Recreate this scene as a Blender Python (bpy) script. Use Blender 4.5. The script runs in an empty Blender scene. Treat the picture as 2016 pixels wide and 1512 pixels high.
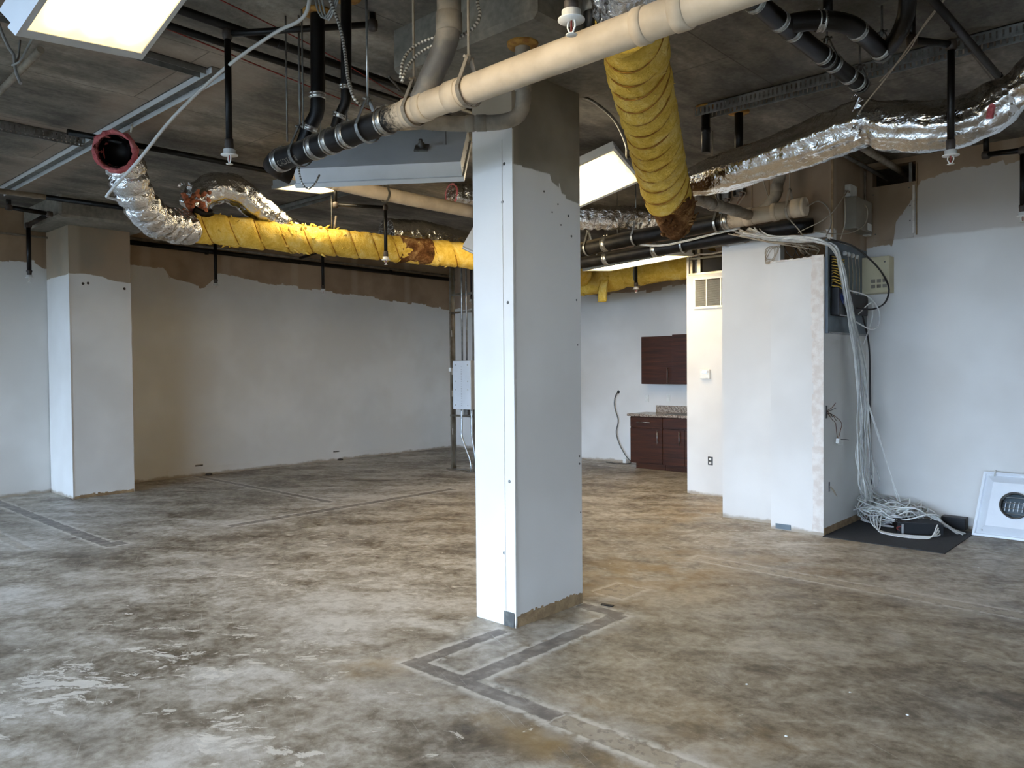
import bpy, bmesh, math, random
from mathutils import Vector, Matrix, noise

random.seed(7)
SC = bpy.context.scene
COL = SC.collection
PI = math.pi

# ---------------------------------------------------------------- camera, world, exposure
# metres; +Y runs along the long wall, +X across towards the telecom closet, windows at -Y
YAW, PITCH, ROLL = math.radians(42.343), math.radians(-1.203), math.radians(-0.490)
cam_d = bpy.data.cameras.new('camera')
cam_d.sensor_width = 36.0
cam_d.lens = 36.0 * 1515.0 / 2016.0
cam_d.clip_start = 0.05
cam = bpy.data.objects.new('camera', cam_d)
COL.objects.link(cam)
_f = Vector((-math.sin(YAW), math.cos(YAW), 0)); _r = Vector((math.cos(YAW), math.sin(YAW), 0)); _u = Vector((0, 0, 1))
_f2 = _f * math.cos(PITCH) + _u * math.sin(PITCH); _u2 = _u * math.cos(PITCH) - _f * math.sin(PITCH)
_r3 = _r * math.cos(ROLL) + _u2 * math.sin(ROLL); _u3 = _u2 * math.cos(ROLL) - _r * math.sin(ROLL)
cam.matrix_world = Matrix(((_r3.x, _u3.x, -_f2.x, 0), (_r3.y, _u3.y, -_f2.y, 0), (_r3.z, _u3.z, -_f2.z, 1.6), (0, 0, 0, 1)))
SC.camera = cam

SKY_STRENGTH = 12.0
LENS_STRENGTH = 34.0
world = bpy.data.worlds.new('overcast_sky'); SC.world = world
world.use_nodes = True
bg = world.node_tree.nodes['Background']
bg.inputs['Color'].default_value = (0.53, 0.72, 1.0, 1)
bg.inputs['Strength'].default_value = SKY_STRENGTH

vs = SC.view_settings
vs.view_transform = 'Standard'; vs.look = 'None'; vs.gamma = 1.0; vs.use_curve_mapping = False
vs.exposure = 0.75
SC.display_settings.display_device = 'sRGB'
SC.cycles.max_bounces = 6
SC.cycles.diffuse_bounces = 4
SC.cycles.glossy_bounces = 3
SC.cycles.use_adaptive_sampling = True
SC.cycles.adaptive_threshold = 0.1
SC.cycles.adaptive_min_samples = 20
SC.cycles.transparent_max_bounces = 8
SC.cycles.sample_clamp_indirect = 6.0
SC.cycles.caustics_reflective = False
SC.cycles.caustics_refractive = False

# ---------------------------------------------------------------- shader helpers
def srgb(r, g, b):
    def k(v):
        v /= 255.0
        return v / 12.92 if v <= 0.04045 else ((v + 0.055) / 1.055) ** 2.4
    return (k(r), k(g), k(b), 1.0)

class G:
    """small wrapper around a material's node tree"""
    def __init__(s, name):
        s.m = bpy.data.materials.new(name); s.m.use_nodes = True
        s.t = s.m.node_tree; s.p = s.t.nodes['Principled BSDF']
        s.geo = s.t.nodes.new('ShaderNodeNewGeometry')
        s.pos = s.geo.outputs['Position']
        s._xyz = None
    def put(s, sock, v):
        if isinstance(v, bpy.types.NodeSocket): s.t.links.new(v, sock)
        elif hasattr(sock, 'default_value'):
            if isinstance(v, (tuple, list)) and len(v) == 3 and len(sock.default_value) == 4: v = (*v, 1)
            sock.default_value = v
    def xyz(s):
        if s._xyz is None:
            n = s.t.nodes.new('ShaderNodeSeparateXYZ'); s.put(n.inputs[0], s.pos); s._xyz = n.outputs
        return s._xyz
    def math(s, op, a, b=0.0, c=0.0, clamp=False):
        n = s.t.nodes.new('ShaderNodeMath'); n.operation = op; n.use_clamp = clamp
        s.put(n.inputs[0], a); s.put(n.inputs[1], b); s.put(n.inputs[2], c)
        return n.outputs[0]
    def vmul(s, v, k):
        n = s.t.nodes.new('ShaderNodeVectorMath'); n.operation = 'MULTIPLY'
        s.put(n.inputs[0], v); s.put(n.inputs[1], k); return n.outputs[0]
    def vadd(s, v, k):
        n = s.t.nodes.new('ShaderNodeVectorMath'); n.operation = 'ADD'
        s.put(n.inputs[0], v); s.put(n.inputs[1], k); return n.outputs[0]
    def rot(s, v, ang):
        n = s.t.nodes.new('ShaderNodeVectorRotate'); n.rotation_type = 'Z_AXIS'
        s.put(n.inputs['Vector'], v); s.put(n.inputs['Angle'], ang); return n.outputs[0]
    def noise(s, scale, detail=4, rough=0.55, vec=None, dist=0.0, color=False):
        n = s.t.nodes.new('ShaderNodeTexNoise')
        s.put(n.inputs['Vector'], vec if vec is not None else s.pos)
        s.put(n.inputs['Scale'], scale); s.put(n.inputs['Detail'], detail)
        s.put(n.inputs['Roughness'], rough); s.put(n.inputs['Distortion'], dist)
        return n.outputs['Color' if color else 'Fac']
    def vor(s, scale, vec=None, feature='F1', out='Distance'):
        n = s.t.nodes.new('ShaderNodeTexVoronoi'); n.feature = feature
        s.put(n.inputs['Vector'], vec if vec is not None else s.pos); s.put(n.inputs['Scale'], scale)
        return n.outputs[out]
    def step(s, v, a, b):
        """smooth 0..1 as v goes a..b"""
        n = s.t.nodes.new('ShaderNodeMapRange'); n.interpolation_type = 'SMOOTHSTEP'
        s.put(n.inputs[0], v); s.put(n.inputs[1], a); s.put(n.inputs[2], b)
        n.inputs[3].default_value = 0; n.inputs[4].default_value = 1
        return n.outputs[0]
    def mix(s, f, a, b, mode='MIX'):
        n = s.t.nodes.new('ShaderNodeMix'); n.data_type = 'RGBA'; n.blend_type = mode
        s.put(n.inputs[0], f); s.put(n.inputs[6], a); s.put(n.inputs[7], b)
        return n.outputs[2]
    def ramp(s, f, stops, interp='LINEAR'):
        n = s.t.nodes.new('ShaderNodeValToRGB'); cr = n.color_ramp; cr.interpolation = interp
        while len(cr.elements) < len(stops): cr.elements.new(0.5)
        for e, (p, c) in zip(cr.elements, stops):
            e.position = p; e.color = c if isinstance(c, (tuple, list)) else (c, c, c, 1)
        s.put(n.inputs[0], f); return n.outputs[0]
    def curve(s, coord, pts, vmax=4.0):
        """piecewise linear value of a coordinate"""
        a, b = pts[0][0], pts[-1][0]
        f = s.math('DIVIDE', s.math('SUBTRACT', coord, a), b - a, clamp=True)
        return s.math('MULTIPLY', s.ramp(f, [((p - a) / (b - a), v / vmax) for p, v in pts]), vmax)
    def bump(s, h, strength=0.3, dist=0.01):
        n = s.t.nodes.new('ShaderNodeBump')
        s.put(n.inputs['Height'], h); n.inputs['Strength'].default_value = strength; n.inputs['Distance'].default_value = dist
        s.t.links.new(n.outputs[0], s.p.inputs['Normal'])
    def done(s, color, rough=0.6, metal=0.0, spec=None):
        s.put(s.p.inputs['Base Color'], color); s.put(s.p.inputs['Roughness'], rough); s.put(s.p.inputs['Metallic'], metal)
        if spec is not None: s.put(s.p.inputs['Specular IOR Level'], spec)
        return s.m

def simple(name, c1, c2=None, scale=8.0, rough=0.6, metal=0.0, bump=0.0, bscale=60.0, spec=None, lo=0.35, hi=0.65):
    g = G(name)
    c2 = c2 or tuple(v * 0.85 for v in c1[:3]) + (1,)
    col = g.mix(g.step(g.noise(scale), lo, hi), c1, c2)
    if bump: g.bump(g.noise(bscale, 3), bump)
    return g.done(col, rough, metal, spec)

M = {}
# ---- floor: stained, scraped concrete with the scars of removed partitions
def floor_material():
    g = G('scraped_concrete_floor')
    X, Y, Z = g.xyz()
    # hand-scraped look: streaks mostly along one diagonal
    w = g.vadd(g.pos, g.vmul(g.vadd(g.noise(2.2, 3, color=True), (-0.5, -0.5, -0.5)), (0.22, 0.22, 0)))
    streak = g.noise(1.0, 6, 0.6, g.vmul(g.rot(w, math.radians(-38)), (0.9, 2.6, 1)))
    big = g.noise(0.55, 4, 0.55, w)
    fine = g.noise(18, 5, 0.65)
    mid = g.noise(5.5, 7, 0.72, w, 0.4)
    t = g.math('ADD', g.math('MULTIPLY', streak, 0.42), g.math('ADD', g.math('MULTIPLY', big, 0.34), g.math('ADD', g.math('MULTIPLY', mid, 0.42), g.math('MULTIPLY', fine, 0.26))))
    base = g.ramp(t, [(0.56, srgb(74, 64, 51)), (0.65, srgb(116, 105, 89)), (0.73, srgb(158, 148, 132)), (0.84, srgb(200, 193, 181))])
    # ochre adhesive stains
    def blob(cx, cy, rx, ry, k=1.0):
        dx = g.math('DIVIDE', g.math('SUBTRACT', X, cx), rx); dy = g.math('DIVIDE', g.math('SUBTRACT', Y, cy), ry)
        r2 = g.math('ADD', g.math('MULTIPLY', dx, dx), g.math('MULTIPLY', dy, dy))
        return g.math('MULTIPLY', g.math('EXPONENT', g.math('MULTIPLY', r2, -1.0)), k)
    def mx(*a):
        o = a[0]
        for b in a[1:]: o = g.math('MAXIMUM', o, b)
        return o
    och = mx(blob(-3.25, 5.1, 0.55, 1.3), blob(-2.75, 5.95, 0.7, 0.35, 0.9), blob(-4.1, 7.4, 0.5, 1.4, 0.75), blob(-3.35, 2.55, 0.22, 0.2, 0.9),
             blob(-2.0, 2.48, 0.75, 0.13, 1.0), blob(-1.5, 3.15, 0.35, 0.16, 0.7), blob(-1.9, 2.9, 0.7, 0.13, 0.55), blob(-2.8, 7.1, 0.9, 0.3, 0.5), blob(-5.0, 5.6, 1.6, 0.5, 0.35))
    och = g.math('MULTIPLY', och, g.step(g.noise(3.0, 5, 0.6), 0.36, 0.6), clamp=True)
    col = g.mix(g.math('MULTIPLY', och, 0.6), base, srgb(160, 129, 74))
    # the bay between the removed partitions kept its brown carpet glue, ending on their lines
    ew = g.math('MULTIPLY', g.math('SUBTRACT', g.noise(6, 4), 0.5), 0.12)
    gx = g.math('SUBTRACT', g.math('ADD', X, ew), -2.95)
    gy = g.math('MINIMUM', g.math('SUBTRACT', g.math('ADD', Y, ew), 2.8), g.math('SUBTRACT', 5.62, g.math('ADD', Y, ew)))
    br = g.math('MULTIPLY', g.step(g.math('MINIMUM', gx, gy), -0.02, 0.06), g.step(big, 0.25, 0.55))
    col = g.mix(g.math('MULTIPLY', br, 0.8), col, g.mix(1.0, col, (0.84, 0.76, 0.62, 1), 'MULTIPLY'))
    # white levelling-compound flakes
    flake_n = g.noise(4.2, 8, 0.74, g.vmul(g.rot(w, math.radians(-38)), (1.0, 2.2, 1)), 0.3)
    zone = mx(blob(-4.35, 1.35, 0.55, 0.45), blob(-3.7, 2.42, 0.35, 0.25, 0.9), blob(-3.15, 1.65, 0.75, 0.22, 0.85), blob(-5.5, 2.95, 0.55, 0.35, 0.75),
              blob(-4.3, 1.9, 0.9, 0.25, 0.8), blob(-6.0, 4.2, 0.8, 0.5, 0.55), blob(-2.6, 1.45, 0.5, 0.25, 0.7), blob(-5.0, 3.9, 1.6, 1.2, 0.45), blob(-4.2, 2.2, 1.6, 1.0, 0.5), blob(-3.6, 6.5, 0.8, 1.5, 0.4))
    thr = g.math('SUBTRACT', 0.665, g.math('MULTIPLY', zone, 0.17))
    fl = g.step(flake_n, thr, g.math('ADD', thr, 0.018))
    col = g.mix(g.math('MULTIPLY', fl, 0.85), col, srgb(212, 204, 190))
    # dusty haze of scraping around partitions
    dustn = g.step(g.noise(1.4, 5, 0.6, w), 0.5, 0.75)
    col = g.mix(g.math('MULTIPLY', dustn, 0.35), col, srgb(176, 170, 160))
    # partition scars: signed distance inside a set of rectangles
    wob = g.vadd(g.pos, g.vmul(g.vadd(g.noise(9, 4, color=True), (-0.5, -0.5, -0.5)), (0.05, 0.05, 0)))
    n = g.t.nodes.new('ShaderNodeSeparateXYZ'); g.put(n.inputs[0], wob); wx, wy = n.outputs[0], n.outputs[1]
    def rect(x0, x1, y0, y1):
        a = g.math('MINIMUM', g.math('SUBTRACT', wx, x0), g.math('SUBTRACT', x1, wx))
        b = g.math('MINIMUM', g.math('SUBTRACT', wy, y0), g.math('SUBTRACT', y1, wy))
        return g.math('MINIMUM', a, b)
    dark = mx(rect(-11.4, -7.52, 2.64, 2.77), rect(-7.62, -7.42, 2.66, 2.86), rect(-11.4, -7.83, 5.31, 5.41), rect(-7.52, -7.38, 3.85, 7.0),
              rect(-3.26, -2.2, 2.65, 2.76), rect(-3.24, -3.14, 2.65, 3.4), rect(-2.88, -2.76, 2.7, 4.12), rect(-9.0, -7.2, 8.2, 8.3), rect(-3.15, -2.8, 4.05, 4.16))
    pale = mx(rect(-2.2, 2.5, 2.63, 2.76), rect(-3.2, 2.5, 5.68, 5.83), rect(-3.25, -3.0, 4.4, 4.7), rect(-9.5, -7.9, 2.1, 2.2), rect(-7.4, -5.2, 10.2, 10.4))
    halo = mx(dark, pale)
    edge = g.math('MULTIPLY', g.step(halo, -0.055, -0.004), g.math('SUBTRACT', 1.0, g.step(halo, -0.002, 0.012)))
    soft = g.step(halo, -0.30, 0.0)
    soft = g.math('MULTIPLY', soft, g.step(g.noise(5, 4), 0.4, 0.65))
    col = g.mix(g.math('MULTIPLY', soft, 0.4), col, srgb(182, 175, 163))
    pc = g.mix(g.step(g.noise(18, 5, 0.6), 0.52, 0.6), srgb(183, 170, 148), srgb(120, 110, 98))
    col = g.mix(g.math('MULTIPLY', g.step(pale, 0.0, 0.02), 0.5), col, pc)
    dc = g.mix(g.step(g.noise(11, 5, 0.6), 0.45, 0.66), srgb(104, 97, 91), srgb(150, 141, 130))
    col = g.mix(g.math('MULTIPLY', g.step(dark, 0.0, 0.012), 0.72), col, dc)
    col = g.mix(g.math('MULTIPLY', g.math('MULTIPLY', edge, g.step(g.noise(14, 3), 0.35, 0.55)), 0.85), col, srgb(206, 199, 187))
    # fine scratches
    sc1 = g.noise(1.0, 2, 0.5, g.vmul(g.rot(g.pos, math.radians(25)), (2.0, 90, 1)))
    col = g.mix(g.math('MULTIPLY', g.step(sc1, 0.68, 0.74), 0.35), col, srgb(200, 194, 184))
    g.bump(g.noise(30, 3), 0.22, 0.006)
    rough = g.math('ADD', 0.36, g.math('MULTIPLY', g.noise(5, 4), 0.3))
    return g.done(col, rough, 0.0, 0.45)
M['floor'] = floor_material()

# ---- ceiling slab: board-marked concrete
def ceiling_material():
    g = G('bare_concrete_slab')
    w = g.vmul(g.pos, (1.0, 0.45, 1))
    t = g.math('ADD', g.math('MULTIPLY', g.noise(1.1, 5, 0.6, w), 0.6), g.math('ADD', g.math('MULTIPLY', g.noise(5.5, 6, 0.65, w), 0.3), g.math('MULTIPLY', g.noise(30, 4), 0.12)))
    col = g.ramp(t, [(0.37, srgb(58, 56, 51)), (0.47, srgb(90, 86, 79)), (0.56, srgb(124, 118, 108)), (0.68, srgb(178, 168, 154))])
    X, Y, Z = g.xyz()
    # paint overspray left along the partitions that once met the slab
    def band(v, c, hw): return g.math('SUBTRACT', 1.0, g.step(g.math('ADD', g.math('ABSOLUTE', g.math('SUBTRACT', v, c)), g.math('MULTIPLY', g.math('SUBTRACT', g.noise(2.5, 4), 0.5), 0.5)), hw * 0.4, hw * 1.5))
    lim = g.math('MULTIPLY', g.step(X, -10.6, -10.0), g.math('SUBTRACT', 1.0, g.step(X, -5.0, -4.4)))
    ov = g.math('MAXIMUM', g.math('MULTIPLY', band(Y, 2.62, 0.3), lim), g.math('MULTIPLY', band(X, -5.2, 0.28), g.math('SUBTRACT', 1.0, g.step(Y, 2.5, 3.0))))
    ov = g.math('MAXIMUM', ov, g.math('MULTIPLY', band(X, -7.49, 0.22), g.math('SUBTRACT', 1.0, g.step(Y, 2.5, 3.0))))
    col = g.mix(g.math('MULTIPLY', ov, 0.55), col, srgb(168, 150, 134))
    br = g.t.nodes.new('ShaderNodeTexBrick')
    g.put(br.inputs['Vector'], g.rot(g.pos, PI / 2)); br.inputs['Scale'].default_value = 1.0
    br.inputs['Brick Width'].default_value = 2.44; br.inputs['Row Height'].default_value = 1.22
    br.inputs['Mortar Size'].default_value = 0.006; br.inputs['Mortar Smooth'].default_value = 0.3
    seam = br.outputs['Fac']
    col = g.mix(g.math('MULTIPLY', seam, 0.5), col, srgb(48, 44, 38))
    g.bump(g.noise(24, 3), 0.35, 0.01)
    return g.done(col, 0.75, 0.0, 0.3)
M['slab'] = ceiling_material()

def concrete(name, dark, light, scale=2.5):
    g = G(name)
    t = g.math('ADD', g.math('MULTIPLY', g.noise(scale, 5, 0.6), 0.65), g.math('MULTIPLY', g.noise(scale * 9, 5), 0.35))
    col = g.ramp(t, [(0.36, dark), (0.64, light)])
    g.bump(g.noise(45, 5), 0.25, 0.006)
    return g.done(col, 0.8, 0.0, 0.25)
M['concrete'] = concrete('cast_concrete', srgb(104, 100, 91), srgb(146, 140, 129))

# ---- walls: white roller paint up to a ragged line, bare brown board above
def paint_material(name, axis, pts, upper=(srgb(150, 126, 100), srgb(172, 148, 121)), lower=(srgb(212, 207, 199), srgb(222, 218, 211)), rag=0.05, second=None, base_dirt=True, primer=None):
    g = G(name)
    X, Y, Z = g.xyz(); co = {'x': X, 'y': Y}[axis]
    bl = g.vmul(g.pos, (1.0, 1.0, 0.35))
    cell = g.t.nodes.new('ShaderNodeTexVoronoi'); cell.distance = 'CHEBYCHEV'; g.put(cell.inputs['Vector'], bl); cell.inputs['Scale'].default_value = 3.0
    rn = g.t.nodes.new('ShaderNodeSeparateColor'); g.put(rn.inputs[0], cell.outputs['Color'])
    edge = g.math('ADD', g.math('MULTIPLY', g.math('SUBTRACT', rn.outputs[0], 0.5), rag), g.math('MULTIPLY', g.math('SUBTRACT', g.noise(12, 4), 0.5), rag * 0.9))
    zz = g.math('ADD', Z, edge)
    if second is not None:      # a second edge list for faces whose normal points to -Y
        nn = g.t.nodes.new('ShaderNodeSeparateXYZ'); g.put(nn.inputs[0], g.geo.outputs['Normal'])
        fy = g.math('LESS_THAN', nn.outputs[1], -0.5)
        b = g.math('ADD', g.math('MULTIPLY', g.curve(co, pts), g.math('SUBTRACT', 1.0, fy)), g.math('MULTIPLY', fy, second))
    else:
        b = g.curve(co, pts)
    d = g.math('SUBTRACT', zz, b)
    up = g.mix(g.step(g.noise(1.6, 4), 0.35, 0.65), upper[0], upper[1])
    # taped board joints show paler
    joint = g.math('PINGPONG', g.math('ADD', co, 0.2), 0.61)
    up = g.mix(g.math('MULTIPLY', g.math('SUBTRACT', 1.0, g.step(joint, 0.03, 0.1)), 0.28), up, srgb(196, 180, 158))
    lo = g.mix(g.step(g.noise(0.9, 3), 0.4, 0.65), lower[0], lower[1])
    if primer is not None:      # a rolled primer coat stops partway up
        lo = g.mix(g.math('MULTIPLY', g.step(g.math('ADD', Z, g.math('MULTIPLY', g.math('SUBTRACT', g.noise(3, 4), 0.5), 0.06)), primer - 0.01, primer + 0.02), 0.85), lo, srgb(188, 178, 167))
    col = g.mix(g.step(d, -0.006, 0.006), lo, up)
    if base_dirt:
        dn = g.math('ADD', Z, g.math('MULTIPLY', g.math('SUBTRACT', g.noise(7, 4), 0.5), 0.09))
        col = g.mix(g.math('MULTIPLY', g.math('SUBTRACT', 1.0, g.step(dn, 0.015, 0.05)), 0.75), col, srgb(150, 132, 108))
    sm = g.step(g.noise(2.5, 6, 0.7), 0.66, 0.8)
    col = g.mix(g.math('MULTIPLY', sm, 0.12), col, srgb(150, 146, 140))
    return g.done(col, 0.62, 0.0, 0.3)
M['wall_left'] = paint_material('wall_left_paint', 'y', [(-2.6, 3.02), (3.28, 3.03), (3.34, 2.96), (3.61, 2.96), (4.4, 3.1), (4.96, 3.09), (5.02, 2.95), (5.53, 2.87), (5.62, 2.95), (5.78, 3.1), (6.38, 3.04), (6.93, 3.0), (8.36, 2.94), (10.78, 2.78)])
M['wall_back'] = paint_material('wall_back_paint', 'x', [(-11.4, 2.78), (-8.16, 2.86), (-7.06, 2.8), (-6.12, 2.9), (2.6, 2.9)], upper=(srgb(150, 128, 108), srgb(170, 148, 126)))
M['wall_right'] = paint_material('wall_right_paint', 'x', [(-2.69, 2.77), (-2.43, 2.79), (-2.40, 3.04), (-2.35, 3.11), (-2.23, 3.29), (-2.18, 3.42), (-1.91, 3.45), (-1.61, 3.44), (-1.3, 3.49), (2.6, 3.5)], rag=0.09, primer=2.87)
M['white_wall'] = paint_material('plain_white_wall', 'x', [(-12, 3.9), (3, 3.9)])
M['closet'] = paint_material('closet_paint', 'x', [(-5, 3.2), (-4.2, 3.2), (-3.84, 2.9), (-3.2, 2.86), (-3.19, 2.9), (-2.69, 2.9)], upper=(srgb(146, 124, 101), srgb(164, 142, 118)))
M['closet_side'] = paint_material('closet_side_paint', 'y', [(7.2, 2.82), (7.9, 2.78), (8.47, 2.76)], upper=(srgb(146, 124, 101), srgb(164, 142, 118)))
M['column_mid'] = paint_material('pillar_paint', 'y', [(3.48, 2.84), (3.63, 2.85), (3.84, 2.85), (3.86, 2.80), (3.94, 2.78), (3.96, 2.72), (4.15, 2.70)], upper=(srgb(128, 121, 107), srgb(150, 142, 127)), rag=0.03, second=3.12, base_dirt=False)
M['column_far'] = paint_material('far_pillar_paint', 'y', [(3.4, 2.82), (3.52, 2.85), (3.79, 2.83), (3.88, 2.79), (4.2, 2.76)], upper=(srgb(158, 138, 115), srgb(142, 132, 116)), rag=0.03, second=2.81)

# ---- loose materials
M['pvc'] = simple('dusty_beige_pipe', srgb(196, 179, 154), srgb(178, 161, 138), 7, 0.55, bump=0.05)
M['abs'] = simple('black_iron_pipe', srgb(8, 8, 8), srgb(19, 18, 17), 10, 0.4, bump=0.08, bscale=120, spec=0.25)
M['rust_black'] = simple('brownish_black_fitting', srgb(46, 39, 34), srgb(64, 54, 46), 14, 0.6, bump=0.15)
def overspray(name, x0, x1):
    g = G(name); X, Y, Z = g.xyz()
    t = g.math('ADD', g.math('DIVIDE', g.math('SUBTRACT', X, x0), x1 - x0), g.math('MULTIPLY', g.math('SUBTRACT', g.noise(55, 4, 0.7), 0.5), 1.1))
    nn = g.t.nodes.new('ShaderNodeSeparateXYZ'); g.put(nn.inputs[0], g.geo.outputs['Normal'])
    f = g.step(t, 0.3, 0.75)
    blk = g.mix(g.step(g.noise(10), 0.4, 0.65), srgb(10, 10, 10), srgb(30, 27, 25))
    # builder's dust settled on the upward side
    blk = g.mix(g.math('MULTIPLY', g.step(nn.outputs[2], 0.3, 0.9), 0.55), blk, srgb(128, 118, 102))
    bg_ = g.mix(g.step(g.noise(6), 0.35, 0.7), srgb(206, 188, 162), srgb(186, 168, 143))
    g.bump(g.noise(130, 4), 0.1, 0.003)
    return g.done(g.mix(f, blk, bg_), 0.5, 0.0, 0.25)
M['spray_main'] = overspray('black_pipe_oversprayed_beige', -3.25, -2.95)
M['spray_far'] = overspray('black_pipe_oversprayed_beige_far', -3.75, -3.45)
M['spray_low'] = overspray('black_pipe_oversprayed_grey', -3.2, -1.6)
M['spray_riser'] = simple('grey_oversprayed_riser', srgb(92, 89, 84), srgb(150, 140, 125), 4, 0.6, bump=0.1, bscale=120)
M['dim_pvc'] = simple('dust_grey_beige_pipe', srgb(150, 140, 124), srgb(120, 112, 100), 9, 0.65, bump=0.05)
M['steel'] = simple('galvanised_steel', srgb(176, 178, 176), srgb(140, 142, 141), 14, 0.38, 0.85)
M['bright_band'] = simple('stainless_clamp_band', srgb(205, 204, 198), srgb(160, 158, 152), 30, 0.28, 0.9)
M['dull_steel'] = simple('dull_grey_steel', srgb(122, 121, 116), srgb(92, 91, 87), 14, 0.5, 0.6)
M['track'] = simple('grey_painted_track', srgb(134, 134, 130), srgb(108, 108, 104), 9, 0.5, 0.35)
M['stud'] = simple('galvanised_stud', srgb(150, 146, 136), srgb(120, 112, 96), 5, 0.36, 0.8)
M['fixture'] = simple('light_housing_grey_white', srgb(205, 209, 212), srgb(196, 200, 203), 3, 0.42)
M['fixture_pan'] = simple('light_back_pan_grey', srgb(206, 206, 203), srgb(192, 192, 189), 4, 0.5)
M['fixture_back'] = simple('light_back_grey', srgb(150, 150, 147), srgb(138, 138, 135), 4, 0.5)
M['white_plastic'] = simple('white_plastic', srgb(226, 224, 216), srgb(214, 212, 204), 20, 0.45)
M['black_plastic'] = simple('black_plastic', srgb(8, 8, 9), srgb(14, 14, 15), 10, 0.45, spec=0.3)
M['cream'] = simple('cream_painted_metal', srgb(206, 194, 158), srgb(198, 186, 150), 4, 0.5)
M['putty'] = simple('putty_grey_box', srgb(136, 128, 112), srgb(126, 118, 103), 4, 0.55)
M['panel_blue'] = simple('blue_grey_enclosure', srgb(104, 116, 122), srgb(92, 103, 109), 4, 0.45)
M['cable_grey'] = simple('grey_white_network_cable', srgb(188, 186, 180), srgb(172, 170, 164), 20, 0.5)
M['cable_white'] = simple('white_network_cable', srgb(228, 226, 218), srgb(212, 210, 203), 20, 0.5)
M['cable_tan'] = simple('dusty_tan_cable', srgb(178, 164, 142), srgb(160, 146, 126), 20, 0.6)
M['cable_black'] = simple('black_cable', srgb(18, 18, 18), srgb(28, 28, 28), 20, 0.45)
M['cable_yellow'] = simple('yellow_patch_cable', srgb(206, 172, 62), srgb(190, 156, 52), 20, 0.5)
M['cable_blue'] = simple('blue_patch_cable', srgb(38, 62, 130), srgb(32, 54, 118), 20, 0.5)
M['cable_red'] = simple('red_wire', srgb(140, 40, 34), srgb(120, 34, 30), 20, 0.5)
M['copper_wire'] = simple('brown_wire', srgb(120, 74, 48), srgb(90, 56, 40), 20, 0.5)
M['armoured'] = None
M['mat'] = simple('black_rubber_mat', srgb(42, 43, 45), srgb(50, 51, 53), 40, 0.85, bump=0.2, bscale=300)
M['wood'] = None
M['diffuser'] = simple('white_enamel_steel', srgb(228, 231, 233), srgb(220, 223, 226), 3, 0.35)
M['drywall_edge'] = simple('torn_plaster_edge', srgb(226, 219, 210), srgb(211, 199, 187), 14, 0.85, bump=0.5, bscale=50)
M['kraft'] = simple('torn_brown_board', srgb(166, 140, 104), srgb(136, 112, 82), 12, 0.85, bump=0.4, bscale=40)
M['orange_foam'] = simple('ochre_fire_seal', srgb(176, 132, 62), srgb(140, 96, 44), 20, 0.9, bump=0.4)

def armoured():
    g = G('ribbed_armoured_cable')
    uv = g.t.nodes.new('ShaderNodeUVMap')
    n = g.t.nodes.new('ShaderNodeSeparateXYZ'); g.put(n.inputs[0], uv.outputs[0])
    rib = g.math('PINGPONG', g.math('MULTIPLY', n.outputs[1], 110.0), 1.0)
    return g.done(g.mix(g.step(rib, 0.3, 0.7), srgb(216, 213, 204), srgb(104, 101, 94)), 0.4, 0.4)
M['armoured'] = armoured()
def walnut():
    g = G('dark_walnut_veneer')
    v = g.vmul(g.pos, (1.2, 1.2, 22.0))
    t = g.noise(1.6, 6, 0.6, v, 0.4)
    g.bump(g.noise(3, 4, 0.6, v), 0.06, 0.003)
    return g.done(g.ramp(t, [(0.3, srgb(40, 18, 6)), (0.55, srgb(64, 31, 11)), (0.75, srgb(84, 43, 17))]), 0.4, 0.0, 0.25)
M['wood'] = walnut()
def granite():
    g = G('speckled_granite')
    c = g.vor(130, out='Color'); n = g.t.nodes.new('ShaderNodeSeparateColor'); g.put(n.inputs[0], c)
    return g.done(g.ramp(n.outputs[0], [(0.15, srgb(70, 62, 56)), (0.35, srgb(150, 136, 120)), (0.6, srgb(196, 182, 164)), (0.9, srgb(120, 96, 80))]), 0.22)
M['granite'] = granite()
def foil(name, tint, rough=0.16, strength=0.75):
    g = G(name)
    d = g.vadd(g.pos, g.vmul(g.vadd(g.noise(7, 3, color=True), (-0.5, -0.5, -0.5)), (0.12, 0.12, 0.12)))
    h = g.math('ADD', g.math('MULTIPLY', g.vor(16, d), 0.55), g.math('ADD', g.math('MULTIPLY', g.noise(34, 4, 0.6, d), 0.5), g.math('MULTIPLY', g.vor(45, d), 0.25)))
    g.bump(h, strength, 0.02)
    return g.done(g.mix(g.noise(6), tint, tuple(v * 0.86 for v in tint[:3]) + (1,)), rough, 1.0)
M['foil'] = foil('crinkled_foil_jacket', srgb(236, 237, 238), 0.12, 0.9)
M['foil_smooth'] = foil('taut_foil_jacket', srgb(232, 232, 230), 0.16, 0.5)
def fibreglass(name, a, b, c):
    g = G(name)
    v = g.vmul(g.pos, (1, 1, 1))
    t = g.math('ADD', g.math('MULTIPLY', g.noise(7, 6, 0.65, v, 0.6), 0.7), g.math('MULTIPLY', g.noise(40, 5, 0.7), 0.3))
    g.bump(g.math('ADD', g.noise(20, 6, 0.7, v, 0.8), g.math('MULTIPLY', g.noise(90, 3), 0.4)), 0.8, 0.02)
    return g.done(g.ramp(t, [(0.34, a), (0.5, b), (0.66, c)]), 0.95, 0.0, 0.1)
M['yellow_wool'] = fibreglass('yellow_glass_wool', srgb(206, 166, 62), srgb(228, 192, 88), srgb(240, 216, 138))
M['wool_line'] = simple('amber_binding_twine', srgb(166, 116, 30), srgb(140, 94, 26), 20, 0.9)
M['stained_wool'] = fibreglass('water_stained_glass_wool', srgb(52, 33, 20), srgb(108, 72, 42), srgb(178, 140, 92))
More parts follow.
